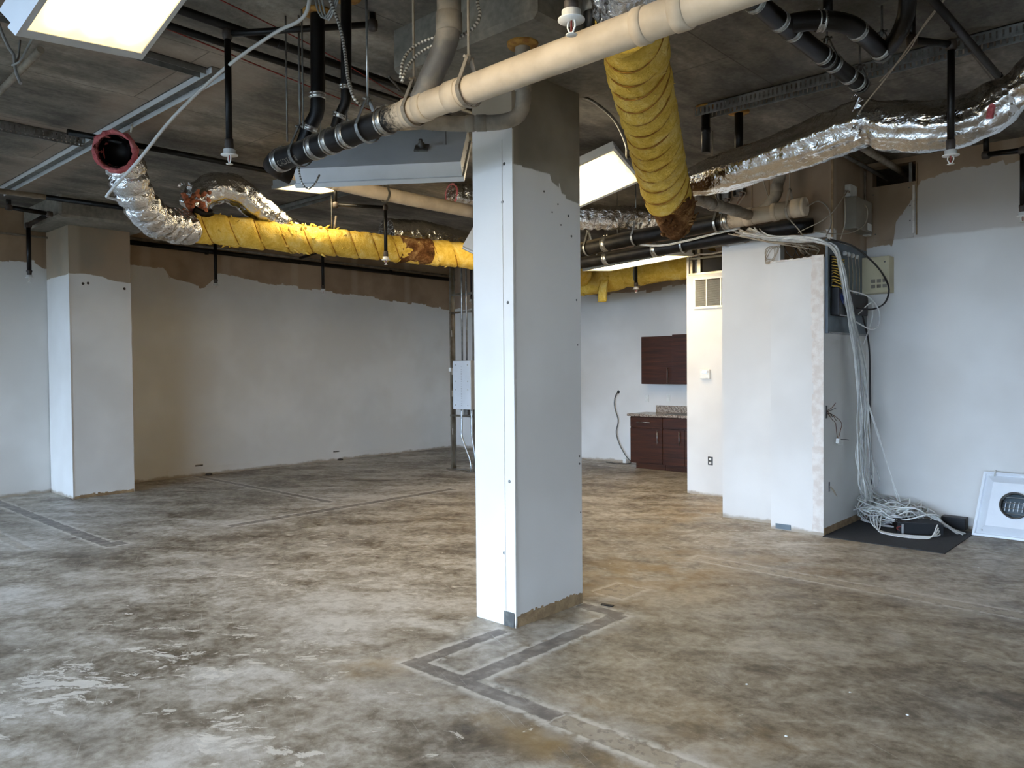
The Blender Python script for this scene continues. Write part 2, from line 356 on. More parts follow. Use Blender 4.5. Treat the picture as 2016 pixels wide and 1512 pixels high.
M['pink_wool'] = fibreglass('pink_glass_wool', srgb(168, 78, 84), srgb(204, 112, 116), srgb(222, 150, 148))
M['orange_wool'] = fibreglass('salmon_glass_wool', srgb(150, 84, 58), srgb(200, 124, 92), srgb(222, 158, 124))
M['inner_liner'] = simple('black_glossy_liner', srgb(5, 5, 6), srgb(12, 12, 13), 30, 0.5, spec=0.25)

def lens_material():
    g = G('lit_prismatic_diffuser')
    uv = g.t.nodes.new('ShaderNodeUVMap')
    n = g.t.nodes.new('ShaderNodeSeparateXYZ'); g.put(n.inputs[0], uv.outputs[0]); U, V = n.outputs[0], n.outputs[1]
    tubes = None
    for c in (0.2, 0.5, 0.8):            # three tubes glow through the diffuser
        d = g.math('DIVIDE', g.math('SUBTRACT', V, c), 0.105)
        e = g.math('EXPONENT', g.math('MULTIPLY', g.math('MULTIPLY', d, d), -1.0))
        tubes = e if tubes is None else g.math('ADD', tubes, e)
    ends = g.math('MULTIPLY', g.step(U, 0.0, 0.2), g.math('SUBTRACT', 1.0, g.step(U, 0.8, 1.0)))
    k = g.math('ADD', 0.028, g.math('MULTIPLY', g.math('MULTIPLY', tubes, ends), 0.55))
    col = g.mix(g.math('MULTIPLY', tubes, ends, clamp=True), (1.0, 0.74, 0.34, 1), (1.0, 0.85, 0.60, 1))
    g.put(g.p.inputs['Emission Color'], col)
    g.put(g.p.inputs['Emission Strength'], g.math('MULTIPLY', k, LENS_STRENGTH))
    return g.done(srgb(238, 232, 214), 0.5)
M['lens'] = lens_material()

def glass():
    g = G('window_glass')
    t = g.t; out = t.nodes['Material Output']
    tr = t.nodes.new('ShaderNodeBsdfTransparent'); gl = t.nodes.new('ShaderNodeBsdfGlossy'); gl.inputs['Roughness'].default_value = 0.02
    fr = t.nodes.new('ShaderNodeFresnel'); mxs = t.nodes.new('ShaderNodeMixShader')
    tr.inputs[0].default_value = (0.95, 0.95, 0.95, 1)
    t.links.new(fr.outputs[0], mxs.inputs[0]); t.links.new(tr.outputs[0], mxs.inputs[1]); t.links.new(gl.outputs[0], mxs.inputs[2])
    t.links.new(mxs.outputs[0], out.inputs['Surface'])
    return g.m
M['glass'] = glass()

# ---------------------------------------------------------------- mesh helpers
WLOC = {}
def catmull(pts, step=0.03, closed=False):
    P = [Vector(p) for p in pts]; n = len(P); out = []
    rng = range(n if closed else n - 1)
    for i in rng:
        if closed: a, b, c, d = P[i - 1], P[i], P[(i + 1) % n], P[(i + 2) % n]
        else:
            b, c = P[i], P[i + 1]; a = P[i - 1] if i else b * 2 - c; d = P[i + 2] if i + 2 < n else c * 2 - b
        k = max(1, int((c - b).length / step))
        for j in range(k):
            t = j / k; t2 = t * t; t3 = t2 * t
            out.append(0.5 * ((2 * b) + (c - a) * t + (2 * a - 5 * b + 4 * c - d) * t2 + (3 * b - a - 3 * c + d) * t3))
    if not closed: out.append(P[-1].copy())
    return out

def frames(P, closed=False):
    n = len(P); T = []
    for i in range(n):
        if closed: t = P[(i + 1) % n] - P[i - 1]
        else: t = P[min(i + 1, n - 1)] - P[max(i - 1, 0)]
        T.append(t.normalized() if t.length > 1e-9 else Vector((0, 0, 1)))
    ref = Vector((0, 0, 1)) if abs(T[0].z) < 0.9 else Vector((1, 0, 0))
    N = [(ref - T[0] * ref.dot(T[0])).normalized()]
    for i in range(1, n):
        q = N[-1] - T[i] * N[-1].dot(T[i])
        N.append(q.normalized() if q.length > 1e-6 else N[-1])
    return T, N

class MB:
    """collects faces in world coordinates; build() links them as ONE mesh object"""
    def __init__(s): s.v = []; s.f = []; s.uv = {}; s.sm = []
    def add(s, vs, fs, smooth=False, uvs=None):
        o = len(s.v); s.v += [Vector(v) for v in vs]
        for i, f in enumerate(fs):
            if uvs: s.uv[len(s.f)] = uvs[i]
            s.f.append([o + k for k in f]); s.sm.append(smooth)
        return s
    def box(s, lo, hi):
        (x0, y0, z0), (x1, y1, z1) = lo, hi
        return s.add([(x0, y0, z0), (x1, y0, z0), (x1, y1, z0), (x0, y1, z0), (x0, y0, z1), (x1, y0, z1), (x1, y1, z1), (x0, y1, z1)],
                     [(3, 2, 1, 0), (4, 5, 6, 7), (0, 1, 5, 4), (1, 2, 6, 5), (2, 3, 7, 6), (3, 0, 4, 7)])
    def obox(s, o, a, b, c):
        """box from a corner and three edge vectors"""
        o, a, b, c = map(Vector, (o, a, b, c))
        if a.cross(b).dot(c) < 0: a, b = b, a
        return s.add([o, o + a, o + a + b, o + b, o + c, o + a + c, o + a + b + c, o + b + c],
                     [(3, 2, 1, 0), (4, 5, 6, 7), (0, 1, 5, 4), (1, 2, 6, 5), (2, 3, 7, 6), (3, 0, 4, 7)])
    def rbox(s, lo, hi, r=0.008):
        """box with its edges chamfered"""
        b = bmesh.new(); m = MB().box(lo, hi)
        vs = [b.verts.new(v) for v in m.v]
        for f in m.f: b.faces.new([vs[k] for k in f])
        bmesh.ops.bevel(b, geom=list(b.edges), offset=r, segments=2, affect='EDGES', profile=0.6)
        b.verts.index_update()
        s.add([v.co.copy() for v in b.verts], [[v.index for v in f.verts] for f in b.faces]); b.free()
        return s
    def tube(s, pts, r, n=10, caps=True, closed=False, uv=False, smooth=True):
        P = [Vector(p) for p in pts]; T, N = frames(P, closed); m = len(P)
        R = r if isinstance(r, (list, tuple)) else [r] * m
        vs = []; L = 0.0; Ls = []
        for i in range(m):
            if i: L += (P[i] - P[i - 1]).length
            Ls.append(L); B = T[i].cross(N[i])
            for k in range(n):
                a = 2 * PI * k / n
                vs.append(P[i] + (N[i] * math.cos(a) + B * math.sin(a)) * R[i])
        fs = []; uvs = []
        for i in range(m if closed else m - 1):
            j = (i + 1) % m
            for k in range(n):
                q = (k + 1) % n
                fs.append((i * n + k, i * n + q, j * n + q, j * n + k))
                uvs.append([(k / n, Ls[i]), ((k + 1) / n, Ls[i]), ((k + 1) / n, Ls[j]), (k / n, Ls[j])])
        s.add(vs, fs, smooth, uvs if uv else None)
        if caps and not closed:
            o = len(s.v) - len(vs)
            s.f.append([o + k for k in range(n)][::-1]); s.sm.append(False)
            s.f.append([o + (m - 1) * n + k for k in range(n)]); s.sm.append(False)
        return s
    def ring(s, c, axis, r0, r1, w, n=20):
        """flat band (pipe clamp): inner radius r0, outer r1, width w along axis"""
        c, ax = Vector(c), Vector(axis).normalized()
        ref = Vector((0, 0, 1)) if abs(ax.z) < 0.9 else Vector((1, 0, 0))
        u = (ref - ax * ref.dot(ax)).normalized(); v = ax.cross(u); vs = []; fs = []
        for k in range(n):
            a = 2 * PI * k / n; d = u * math.cos(a) + v * math.sin(a)
            vs += [c + d * r0 - ax * w / 2, c + d * r1 - ax * w / 2, c + d * r1 + ax * w / 2, c + d * r0 + ax * w / 2]
        for k in range(n):
            q = (k + 1) % n
            for j in range(4): fs.append((k * 4 + j, k * 4 + (j + 1) % 4, q * 4 + (j + 1) % 4, q * 4 + j))
        return s.add(vs, fs, True)
    def lathe(s, c, prof, n=18, axis=(0, 0, 1)):
        """solid of revolution; prof = [(radius, height)]"""
        c, ax = Vector(c), Vector(axis).normalized()
        ref = Vector((1, 0, 0)) if abs(ax.x) < 0.9 else Vector((0, 1, 0))
        u = (ref - ax * ref.dot(ax)).normalized(); v = ax.cross(u); vs = []; fs = []
        for r, h in prof:
            for k in range(n):
                a = 2 * PI * k / n
                vs.append(c + (u * math.cos(a) + v * math.sin(a)) * r + ax * h)
        for i in range(len(prof) - 1):
            for k in range(n):
                q = (k + 1) % n; fs.append((i * n + k, i * n + q, (i + 1) * n + q, (i + 1) * n + k))
        fs.append(tuple(range(n))[::-1]); fs.append(tuple((len(prof) - 1) * n + k for k in range(n)))
        return s.add(vs, fs, True)
    def duct(s, pts, r, disp=None, n=36, step=0.02, caps=True):
        """swept tube whose skin is pushed in and out by disp(length, angle, point)"""
        P = catmull(pts, step); T, N = frames(P); m = len(P); vs = []; L = 0.0
        tot = sum((P[i + 1] - P[i]).length for i in range(m - 1))
        for i in range(m):
            if i: L += (P[i] - P[i - 1]).length
            B = T[i].cross(N[i]); rr = r(L / tot) if callable(r) else r
            for k in range(n):
                a = 2 * PI * k / n; d = N[i] * math.cos(a) + B * math.sin(a)
                q = P[i] + d * rr
                vs.append(q + d * (disp(L, a, q) if disp else 0.0))
        fs = [(i * n + k, i * n + (k + 1) % n, (i + 1) * n + (k + 1) % n, (i + 1) * n + k) for i in range(m - 1) for k in range(n)]
        s.add(vs, fs, True)
        if caps:
            o = len(s.v) - len(vs)
            s.f.append([o + k for k in range(n)][::-1]); s.sm.append(False)
            s.f.append([o + (m - 1) * n + k for k in range(n)]); s.sm.append(False)
        return s
    def build(s, name, mat, parent=None):
        if parent is not None: base = WLOC[parent]
        else:
            xs = [v.x for v in s.v]; ys = [v.y for v in s.v]; zs = [v.z for v in s.v]
            base = Vector(((min(xs) + max(xs)) / 2, (min(ys) + max(ys)) / 2, min(zs)))
        me = bpy.data.meshes.new(name)
        me.from_pydata([tuple(v - base) for v in s.v], [], s.f)
        me.polygons.foreach_set('use_smooth', s.sm)
        if s.uv:
            lay = me.uv_layers.new(name='UVMap')
            for fi, uvs in s.uv.items():
                for li, c in zip(me.polygons[fi].loop_indices, uvs): lay.data[li].uv = c
        me.update(); me.validate()
        o = bpy.data.objects.new(name, me); COL.objects.link(o)
        me.materials.append(M[mat] if isinstance(mat, str) else mat)
        if parent is not None: o.parent = parent
        else: o.location = base
        WLOC[o] = base
        return o

def thing(name, label, cat, loc, group=None, kind=None):
    o = bpy.data.objects.new(name, None); COL.objects.link(o)
    o.location = loc; o.empty_display_size = 0.1; WLOC[o] = Vector(loc)
    return tag(o, label, cat, group, kind)
def tag(o, label, cat, group=None, kind=None):
    o['label'] = label; o['category'] = cat
    if group: o['group'] = group
    if kind: o['kind'] = kind
    return o
def nz(p, k): return noise.noise(Vector(p) * k)

def box_with_holes(mb, axis, fixed0, fixed1, u0, u1, z0, z1, holes):
    """a wall slab (axis = its normal, 'x' or 'y') cut by rectangular holes (u0,u1,z0,z1)"""
    us = sorted({u0, u1, *[h[0] for h in holes], *[h[1] for h in holes]}); zs = sorted({z0, z1, *[h[2] for h in holes], *[h[3] for h in holes]})
    for a, b in zip(us, us[1:]):
        for c, d in zip(zs, zs[1:]):
            mu, mz = (a + b) / 2, (c + d) / 2
            if any(h[0] < mu < h[1] and h[2] < mz < h[3] for h in holes): continue
            if axis == 'y': mb.box((a, fixed0, c), (b, fixed1, d))
            else: mb.box((fixed0, a, c), (fixed1, b, d))
    return mb

# ================================================================ the shell
CEIL = 3.69
XL, XN, YF, YB = -11.4, 2.6, -2.6, 10.78
floor = MB().box((XL - 0.2, YF - 0.2, -0.12), (XN + 0.2, YB + 0.2, 0.0)).build('floor', 'floor')
tag(floor, 'scraped bare concrete floor with scars of removed partitions', 'floor', kind='structure')
ceiling = MB().box((XL - 0.2, YF - 0.2, CEIL), (XN + 0.2, YB + 0.2, CEIL + 0.2)).build('ceiling', 'slab')
tag(ceiling, 'dark bare concrete ceiling slab with plywood form marks', 'ceiling', kind='structure')
def chamfer_panel(x0, x1, y0, y1):
    m = MB(); c = 0.03; z0, z1 = 3.43, CEIL
    b = [(x0 + c, y0, z1), (x1 - c, y0, z1), (x1, y0 + c, z1), (x1, y1, z1), (x0, y1, z1), (x0, y0 + c, z1)]
    vs = b + [(x, y, z0 + c) for x, y, _ in b] + [(min(max(x, x0 + c), x1 - c), min(max(y, y0 + c), y1 - c), z0) for x, y, _ in b]
    fs = [tuple(range(6))] + [tuple(range(12, 18))[::-1]]
    for r in (0, 6):
        for k in range(6): q = (k + 1) % 6; fs.append((r + k, r + 6 + k, r + 6 + q, r + q))
    return m.add(vs, fs)
chamfer_panel(-3.79, -2.62, 3.07, 4.26).build('drop_panel', 'concrete', ceiling)
chamfer_panel(-11.39, -10.03, 3.14, 4.28).build('drop_panel', 'concrete', ceiling)

wl = MB().box((XL - 0.15, YF - 0.2, 0), (XL, YB + 0.2, CEIL)).build('wall_left', 'wall_left')
tag(wl, 'long white painted wall with bare brown board along its top', 'wall', kind='structure')
MB().box((XL, 4.95, 0.0), (XL + 0.006, 10.7, 0.13)).build('patched_board', 'white_wall', wl)
for y in (5.42, 7.9): MB().rbox((XL, y - 0.06, 0.145), (XL + 0.012, y + 0.06, 0.165), 0.004).build('wall_slot', 'dull_steel', wl)
for i, (y, z) in enumerate(((5.55, 0.0), (7.95, 0.0))):
    MB().lathe((XL + 0.05, y, z), [(0.05, 0), (0.05, 0.02), (0.02, 0.03)], 10).build('floor_stub', 'rust_black', wl)
wb = MB().box((XL, YB, 0), (XN + 0.2, YB + 0.15, CEIL)).build('wall_back', 'wall_back')
tag(wb, 'white kitchenette end wall with brown unpainted strip on top', 'wall', kind='structure')

# wall beside the telecom closet, with a framed hole up by the slab
wr = box_with_holes(MB(), 'y', 8.47, 8.6, -2.69, XN, 0, CEIL, [(-2.63, -2.22, 3.44, 3.64)]).build('wall_right', 'wall_right')
tag(wr, 'white wall beside telecom closet with brown patches up high', 'wall', kind='structure')
MB().box((-2.29, 8.50, 3.44), (-2.26, 8.53, 3.64)).build('stud', 'stud', wr)
m = MB(); m.box((-2.215, 8.455, 2.9), (-2.205, 8.47, 3.62)); m.build('seam_bead', 'kraft', wr)
MB().box((-2.245, 8.455, 2.92), (-2.225, 8.47, 3.4)).build('seam_bead', 'drywall_edge', wr)
MB().box((-2.66, 8.463, 2.88), (-2.235, 8.4705, 3.42)).build('patch_board', 'wall_right', wr)
for x, z in ((-2.62, 3.36), (-2.28, 3.38), (-2.27, 3.2), (-2.27, 3.05), (-2.6, 2.95)):
    MB().lathe((x, 8.463, z), [(0.007, 0), (0.006, 0.002)], 8, (0, -1, 0)).build('screw_head', 'dull_steel', wr)

# telecom closet / duct chase
wc = MB()
box_with_holes(wc, 'y', 7.5, 7.6, -3.83, -2.69, 0, CEIL, [(-3.2, -2.74, 2.6, 2.83)])
wc.box((-3.83, 7.6, 0), (-3.73, 8.65, CEIL))
wcl = wc.build('wall_closet', 'closet'); tag(wcl, 'white furred closet front with brown board above pipes', 'wall', kind='structure')
MB().box((-2.79, 7.6, 0), (-2.69, 8.47, CEIL)).build('side_wall', 'closet_side', wcl)
# hollow furred box; two wire slots are cut through its side
SLOTS = [(7.32, 7.36, 1.10, 1.22), (7.395, 7.425, 0.40, 0.49)]
m = MB().box((-3.2, 7.27, 0), (-2.69, 7.29, 2.61)); m.box((-3.2, 7.29, 0), (-3.18, 7.5, 2.61)); m.box((-3.18, 7.29, 2.59), (-2.71, 7.5, 2.61))
fb = box_with_holes(m, 'x', -2.71, -2.69, 7.29, 7.5, 0, 2.61, SLOTS).build('furred_box', 'closet', wcl)
# the furred box: painted face, bare strip and torn plaster down its outer corner
m = MB()
for k in range(26):
    z = 0.03 + k * 0.1; a = 0.10 + 0.02 * nz((k, 3, 1), 0.7); m.box((-2.69 - a, 7.2665, z), (-2.6885, 7.27, z + 0.1))
m.build('plaster_strip', 'drywall_edge', fb)
m = MB()
for k in range(18):
    z = 1.85 + k * 0.042; m.box((-2.80 + 0.012 * nz((k, 1, 7), 1.3), 7.2655, z), (-2.73, 7.2665, z + 0.042))
m.build('bare_board_patch', 'drywall_edge', fb)
m = MB()
for k in range(16):
    x = -3.2 + k * 0.032; h = 0.012 + 0.02 * abs(nz((k, 5, 2), 1.9)); m.box((x, 7.26, 2.6), (x + 0.033, 7.29, 2.6 + h))
m.build('torn_top_edge', 'drywall_edge', fb)
MB().box((-3.15, 7.262, 0.01), (-3.0, 7.2705, 0.06)).build('base_patch', 'panel_blue', fb)
# side of the furred box is the smooth closet side
box_with_holes(MB(), 'x', -2.6905, -2.688, 7.272, 7.6, 0, 2.61, SLOTS).build('side_skin', 'closet_side', wcl)
MB().box((-2.6885, 7.275, 0), (-2.683, 8.46, 0.07)).build('baseboard_remnant', 'kraft', wcl)
for z0, z1, y in ((2.62, CEIL, 7.55),):
    MB().box((-2.70, 7.492, z0 + 0.2), (-2.682, 7.505, z1)).build('corner_bead', 'kraft', wcl)
for x in (-3.32, -3.5):
    MB().box((x, 7.493, 2.98), (x + 0.008, 7.5, CEIL)).build('board_joint', 'kraft', wcl)

# wall with the return-air grille, open above
wg = MB(); box_with_holes(wg, 'y', 8.65, 8.75, -4.9, -3.73, 0, 3.09, [(-4.87, -3.9, 2.75, 3.06), (-4.775, -4.245, 2.335, 2.675), (-4.614, -4.546, 0.378, 0.482)])
wg.box((-4.9, 8.75, 0), (-4.8, YB, 3.09))
wgr = wg.build('wall_grille', 'white_wall'); tag(wgr, 'white stub wall holding the return grille and thermostat', 'wall', kind='structure')
m = MB(); m.box((-4.87, 8.67, 2.75), (-4.83, 8.73, 3.06)); m.build('stud', 'stud', wgr)
MB().box((-4.76, 8.67, 2.75), (-4.72, 8.73, 3.06)).build('stud', 'stud', wgr)
MB().box((-4.87, 8.66, 2.93), (-3.9, 8.74, 2.955)).build('cross_track', 'stud', wgr)
MB().box((-4.88, 8.645, 2.735), (-3.9, 8.70, 2.76)).build('sill_track', 'stud', wgr)
MB().tube(catmull([(-4.89, 8.64, 2.97), (-4.7, 8.64, 2.985), (-4.55, 8.635, 2.975), (-4.3, 8.64, 3.0)], 0.04), 0.012, 6).build('torn_rope_edge', 'drywall_edge', wgr)

# remaining sides: glazed shopfront behind the camera and a plain side wall
wn = MB().box((XN, YF - 0.2, 0), (XN + 0.15, YB + 0.2, CEIL)).build('wall_side', 'white_wall'); tag(wn, 'plain white side wall out past the closet', 'wall', kind='structure')
XW = XN
wf = MB(); wf.box((XL, YF - 0.12, 2.95), (XN, YF, CEIL)); wf.box((XL, YF - 0.12, 0), (XW, YF, 0.1))
wfr = wf.build('wall_front', 'white_wall'); tag(wfr, 'low kerb and white header of the glazed shopfront', 'wall', kind='structure')
bays = 8; bw = (XW - XL) / bays
for i in range(bays):
    x0 = XL + i * bw; x1 = x0 + bw
    fr = MB(); t = 0.03
    fr.box((x0, YF - 0.1, 0.1), (x0 + t, YF - 0.02, 2.95)); fr.box((x1 - t, YF - 0.1, 0.1), (x1, YF - 0.02, 2.95))
    fr.box((x0 + t, YF - 0.1, 0.1), (x1 - t, YF - 0.02, 0.16)); fr.box((x0 + t, YF - 0.1, 2.89), (x1 - t, YF - 0.02, 2.95))
    wo = fr.build('window_%d_offscreen' % (i + 1), 'dull_steel'); tag(wo, 'tall shopfront window in a grey metal frame', 'window', 'shopfront windows', 'structure')
    MB().box((x0 + t, YF - 0.065, 0.16), (x1 - t, YF - 0.055, 2.89)).build('pane', 'glass', wo)
eg = MB().box((-40, -40, -0.3), (30, YF - 0.2, -0.12)).build('ground', 'concrete'); tag(eg, 'grey paving outside the shopfront', 'paving', kind='structure')

# ================================================================ columns
cm = MB(); cm.box((-3.495, 3.48, 0), (-3.155, 4.155, 3.43))
col = cm.build('column_middle', 'column_mid'); tag(col, 'freestanding white pillar with bare concrete top and scarred base', 'pillar', kind='structure')
def ragged_strip(name, y0, y1, x, h, mat, parent, amp=0.02, n=24, z0=0.0):
    m = MB()
    for k in range(n):
        a = y0 + (y1 - y0) * k / n; b = y0 + (y1 - y0) * (k + 1) / n
        m.box((x - 0.001, a, z0), (x + 0.003, b, h + amp * nz((k, 2, 9), 0.8)))
    return m.build(name, mat, parent)
ragged_strip('torn_base_strip', 3.485, 4.15, -3.155, 0.075, 'kraft', col, 0.016, 34)
MB().box((-3.165, 3.474, 0), (-3.149, 3.486, 3.05)).build('corner_bead', 'white_wall', col)
m = MB(); m.box((-3.25, 3.474, 0.0), (-3.16, 3.481, 0.09)); m.build('chipped_corner', 'dull_steel', col)
MB().box((-3.24, 3.474, 0.09), (-3.235, 3.481, 3.0)).build('paint_ridge', 'white_wall', col)
for y, z in ((3.78, 2.72), (3.92, 2.66), (4.03, 2.6), (3.95, 2.53), (4.06, 2.47), (4.11, 2.05), (4.12, 1.75), (4.13, 0.95), (4.14, 0.62), (4.13, 1.0), (3.86, 2.6)):
    k = 0.006 + 0.006 * random.random()
    MB().lathe((-3.155, y, z), [(k, 0), (k * 0.8, 0.0022), (k * 0.3, 0.0026)], 5, (1, 0, 0)).build('gouge', 'dull_steel', col)
for x, z in ((-3.24, 2.62), (-3.2, 2.0), (-3.25, 0.45), (-3.2, 0.9), (-3.22, 2.85)):
    MB().lathe((x, 3.48, z), [(0.011, 0), (0.008, 0.0022)], 7, (0, -1, 0)).build('gouge', 'dull_steel', col)
cf = MB(); cf.box((-11.39, 3.4, 0), (-10.56, 4.14, 3.43))
colf = cf.build('column_far', 'column_far'); tag(colf, 'white pillar engaged to the long wall under a concrete drop', 'pillar', kind='structure')
MB().box((-10.57, 3.395, 0), (-10.555, 3.405, 2.83)).build('corner_bead', 'white_wall', colf)
for y, z in ((3.56, 2.71), (3.62, 2.72), (4.06, 2.68)):
    MB().lathe((-10.56, y, z), [(0.018, 0), (0.01, 0.004)], 7, (1, 0, 0)).build('gouge', 'rust_black', colf)
ragged_strip('torn_base_strip', 3.42, 4.13, -10.56, 0.04, 'kraft', colf)

# ================================================================ tracks left on the slab
def track(label, a, b, w, h=0.05, slots=0, mat='track'):
    a, b = Vector(a), Vector(b); d = (b - a).normalized(); s = Vector((-d.y, d.x, 0)) * w / 2; t = 0.006
    root = thing('ceiling_track', label, 'metal track', (a + b) / 2 - Vector((0, 0, h)))
    m = MB().obox(a - s - Vector((0, 0, t)), b - a, 2 * s, (0, 0, t))
    m.build('web', 'dull_steel', root)
    L = (b - a).length; n = int(L / slots) if slots else 0
    for sg in (-1, 1):
        o = a + s * sg - Vector((0, 0, h)); th = s.normalized() * t * -sg; m = MB()
        if not slots: m.obox(o, b - a, th, (0, 0, h))
        else:                       # rails with the webs between the punched slots
            m.obox(o, b - a, th, (0, 0, h * 0.15)); m.obox(o + Vector((0, 0, h * 0.75)), b - a, th, (0, 0, h * 0.25))
            p = L / n
            for k in range(n + 1): m.obox(o + d * (max(0.0, k * p - p * 0.33)) + Vector((0, 0, h * 0.15)), d * (p * (0.66 if 0 < k < n else 0.33)), th, (0, 0, h * 0.6))
        m.build('flange', mat, root)
    return root
track('pale grey partition track on slab ending beside the sprinkler arm', (-10.4, 2.62, CEIL), (-5.1, 2.62, CEIL), 0.12, 0.045, mat='fixture')
track('short grey track meeting the long partition track at its end', (-5.2, 0.6, CEIL), (-5.2, 2.55, CEIL), 0.1, 0.045)
track('slotted deflection track butting into the long partition track', (-7.49, 0.4, CEIL), (-7.49, 2.55, CEIL), 0.1, 0.07, 0.035)
track('grey ceiling track running out from above the long wall', (-11.3, 5.35, CEIL), (-6.9, 5.35, CEIL), 0.12, 0.05)
track('long slotted track on slab over the foil duct', (-3.1, 5.68, CEIL), (1.5, 5.68, CEIL), 0.13, 0.08, 0.035)

# ================================================================ light fixtures
def light_fixture(label, A, Bdir, Wdir, L, W, depth=0.09, flip=False, conduit_box=False):
    """A = a corner of the diffuser; Bdir along the length, Wdir across"""
    A = Vector(A); u = Vector(Bdir).normalized(); w = Vector(Wdir); w = (w - u * w.dot(u)).normalized()
    nb = u.cross(w)
    if (nb.z < 0) != flip: nb = -nb
    root = thing('ceiling_light', label, 'ceiling light', A + u * L / 2 + w * W / 2, 'hanging fluorescent lights')
    t = 0.028
    m = MB(); m.obox(A, u * L, w * t, nb * 0.02); m.obox(A + w * (W - t), u * L, w * t, nb * 0.02)
    m.obox(A + w * t, u * t, w * (W - 2 * t), nb * 0.02); m.obox(A + w * t + u * (L - t), u * t, w * (W - 2 * t), nb * 0.02)
    m.build('lens_frame', 'fixture', root)
    c = [A + u * t + w * t, A + u * (L - t) + w * t, A + u * (L - t) + w * (W - t), A + u * t + w * (W - t)]
    c = [p + nb * 0.004 for p in c]
    f = (0, 1, 2, 3); uv = [(0, 0), (1, 0), (1, 1), (0, 1)]
    if (c[1] - c[0]).cross(c[3] - c[0]).dot(nb) > 0: f = f[::-1]; uv = uv[::-1]
    MB().add(c, [f], uvs=[uv]).build('diffuser', 'lens', root)
    # pan: side skirt, ridge and the flat back
    def rect(i, h): return [A + u * i + w * i + nb * h, A + u * (L - i) + w * i + nb * h, A + u * (L - i) + w * (W - i) + nb * h, A + u * i + w * (W - i) + nb * h]
    prof = [(0.0, 0.02), (0.0, 0.034), (0.012, 0.036), (0.012, depth)]
    vs = sum((rect(*p) for p in prof), []); fs = []
    for r in range(len(prof) - 1):
        for k in range(4): q = (k + 1) % 4; fs.append((r * 4 + k, r * 4 + q, r * 4 + 4 + q, r * 4 + 4 + k))
    MB().add(vs, fs).build('side_skirt', 'fixture', root)
    b = rect(0.012, depth); MB().add(b + [p + nb * 0.002 for p in b], [(0, 1, 2, 3), (4, 5, 6, 7), (0, 1, 5, 4), (1, 2, 6, 5), (2, 3, 7, 6), (3, 0, 4, 7)]).build('back_pan', 'fixture', root)
    for e in (0.012, L - 0.012):
        for k in range(4):
            p = A + u * e + w * W * (0.15 + 0.23 * k) + nb * 0.06; MB().lathe(p, [(0.006, -0.002), (0.006, 0.003)], 6, u if e > L / 2 else -u).build('rivet', 'bright_band', root)
    if conduit_box:
        p = A + u * L * 0.74 + w * W * 0.42 + nb * depth
        m = MB(); m.obox(p - u * 0.05 - w * 0.05, u * 0.1, w * 0.1, nb * 0.012); m.lathe(p + nb * 0.01, [(0.025, 0), (0.025, 0.03), (0.014, 0.035), (0.014, 0.06)], 10, nb)
        m.build('knockout_connector', 'dull_steel', root)
    # two hanger wires up to the slab
    for k in (0.12, 0.88):
        p = A + u * L * k + w * W * 0.5 + nb * depth
        MB().tube([p, Vector((p.x, p.y, CEIL - 0.004))], 0.003, 5).build('hanger_wire', 'dull_steel', root)
    return root
light_fixture('tilted lit panel light dangling beside the loose armoured whip', (-2.72, 0.74, 2.63), (0.70, 0.24, 0.58), (-0.32, 0.49, 0.13), 1.22, 0.6)
light_fixture('panel light tipped over to show its grey back by the pillar', (-4.831, 3.035, 2.887), (0.956, 0.742, 0.018), (-0.286, 0.36, 0.384), 1.21, 0.6, 0.14, conduit_box=True)
light_fixture('lit panel light almost against the slab behind the tipped-over one', (-7.30, 4.30, 3.49), (0.98, -0.03, -0.06), (0.035, 0.6, 0.04), 0.61, 0.6)
light_fixture('lit panel light slanting down beside the thick yellow wrapped duct', (-4.083, 6.375, 3.393), (-0.94, -0.203, -0.27), (0.069, -0.566, 0.187), 1.22, 0.6)
light_fixture('lit panel light under the black pipes facing the kitchenette wall', (-5.83, 7.72, 2.80), (1.19, 0, 0.07), (0, 0.6, 0.05), 1.22, 0.6, 0.07)
light_fixture('lit panel light hidden mostly by the pillar beside the yellow duct', (-6.07, 5.88, 2.90), (0.62, 0.34, -0.35), (0.35, 0.36, 0.4), 1.0, 0.6)

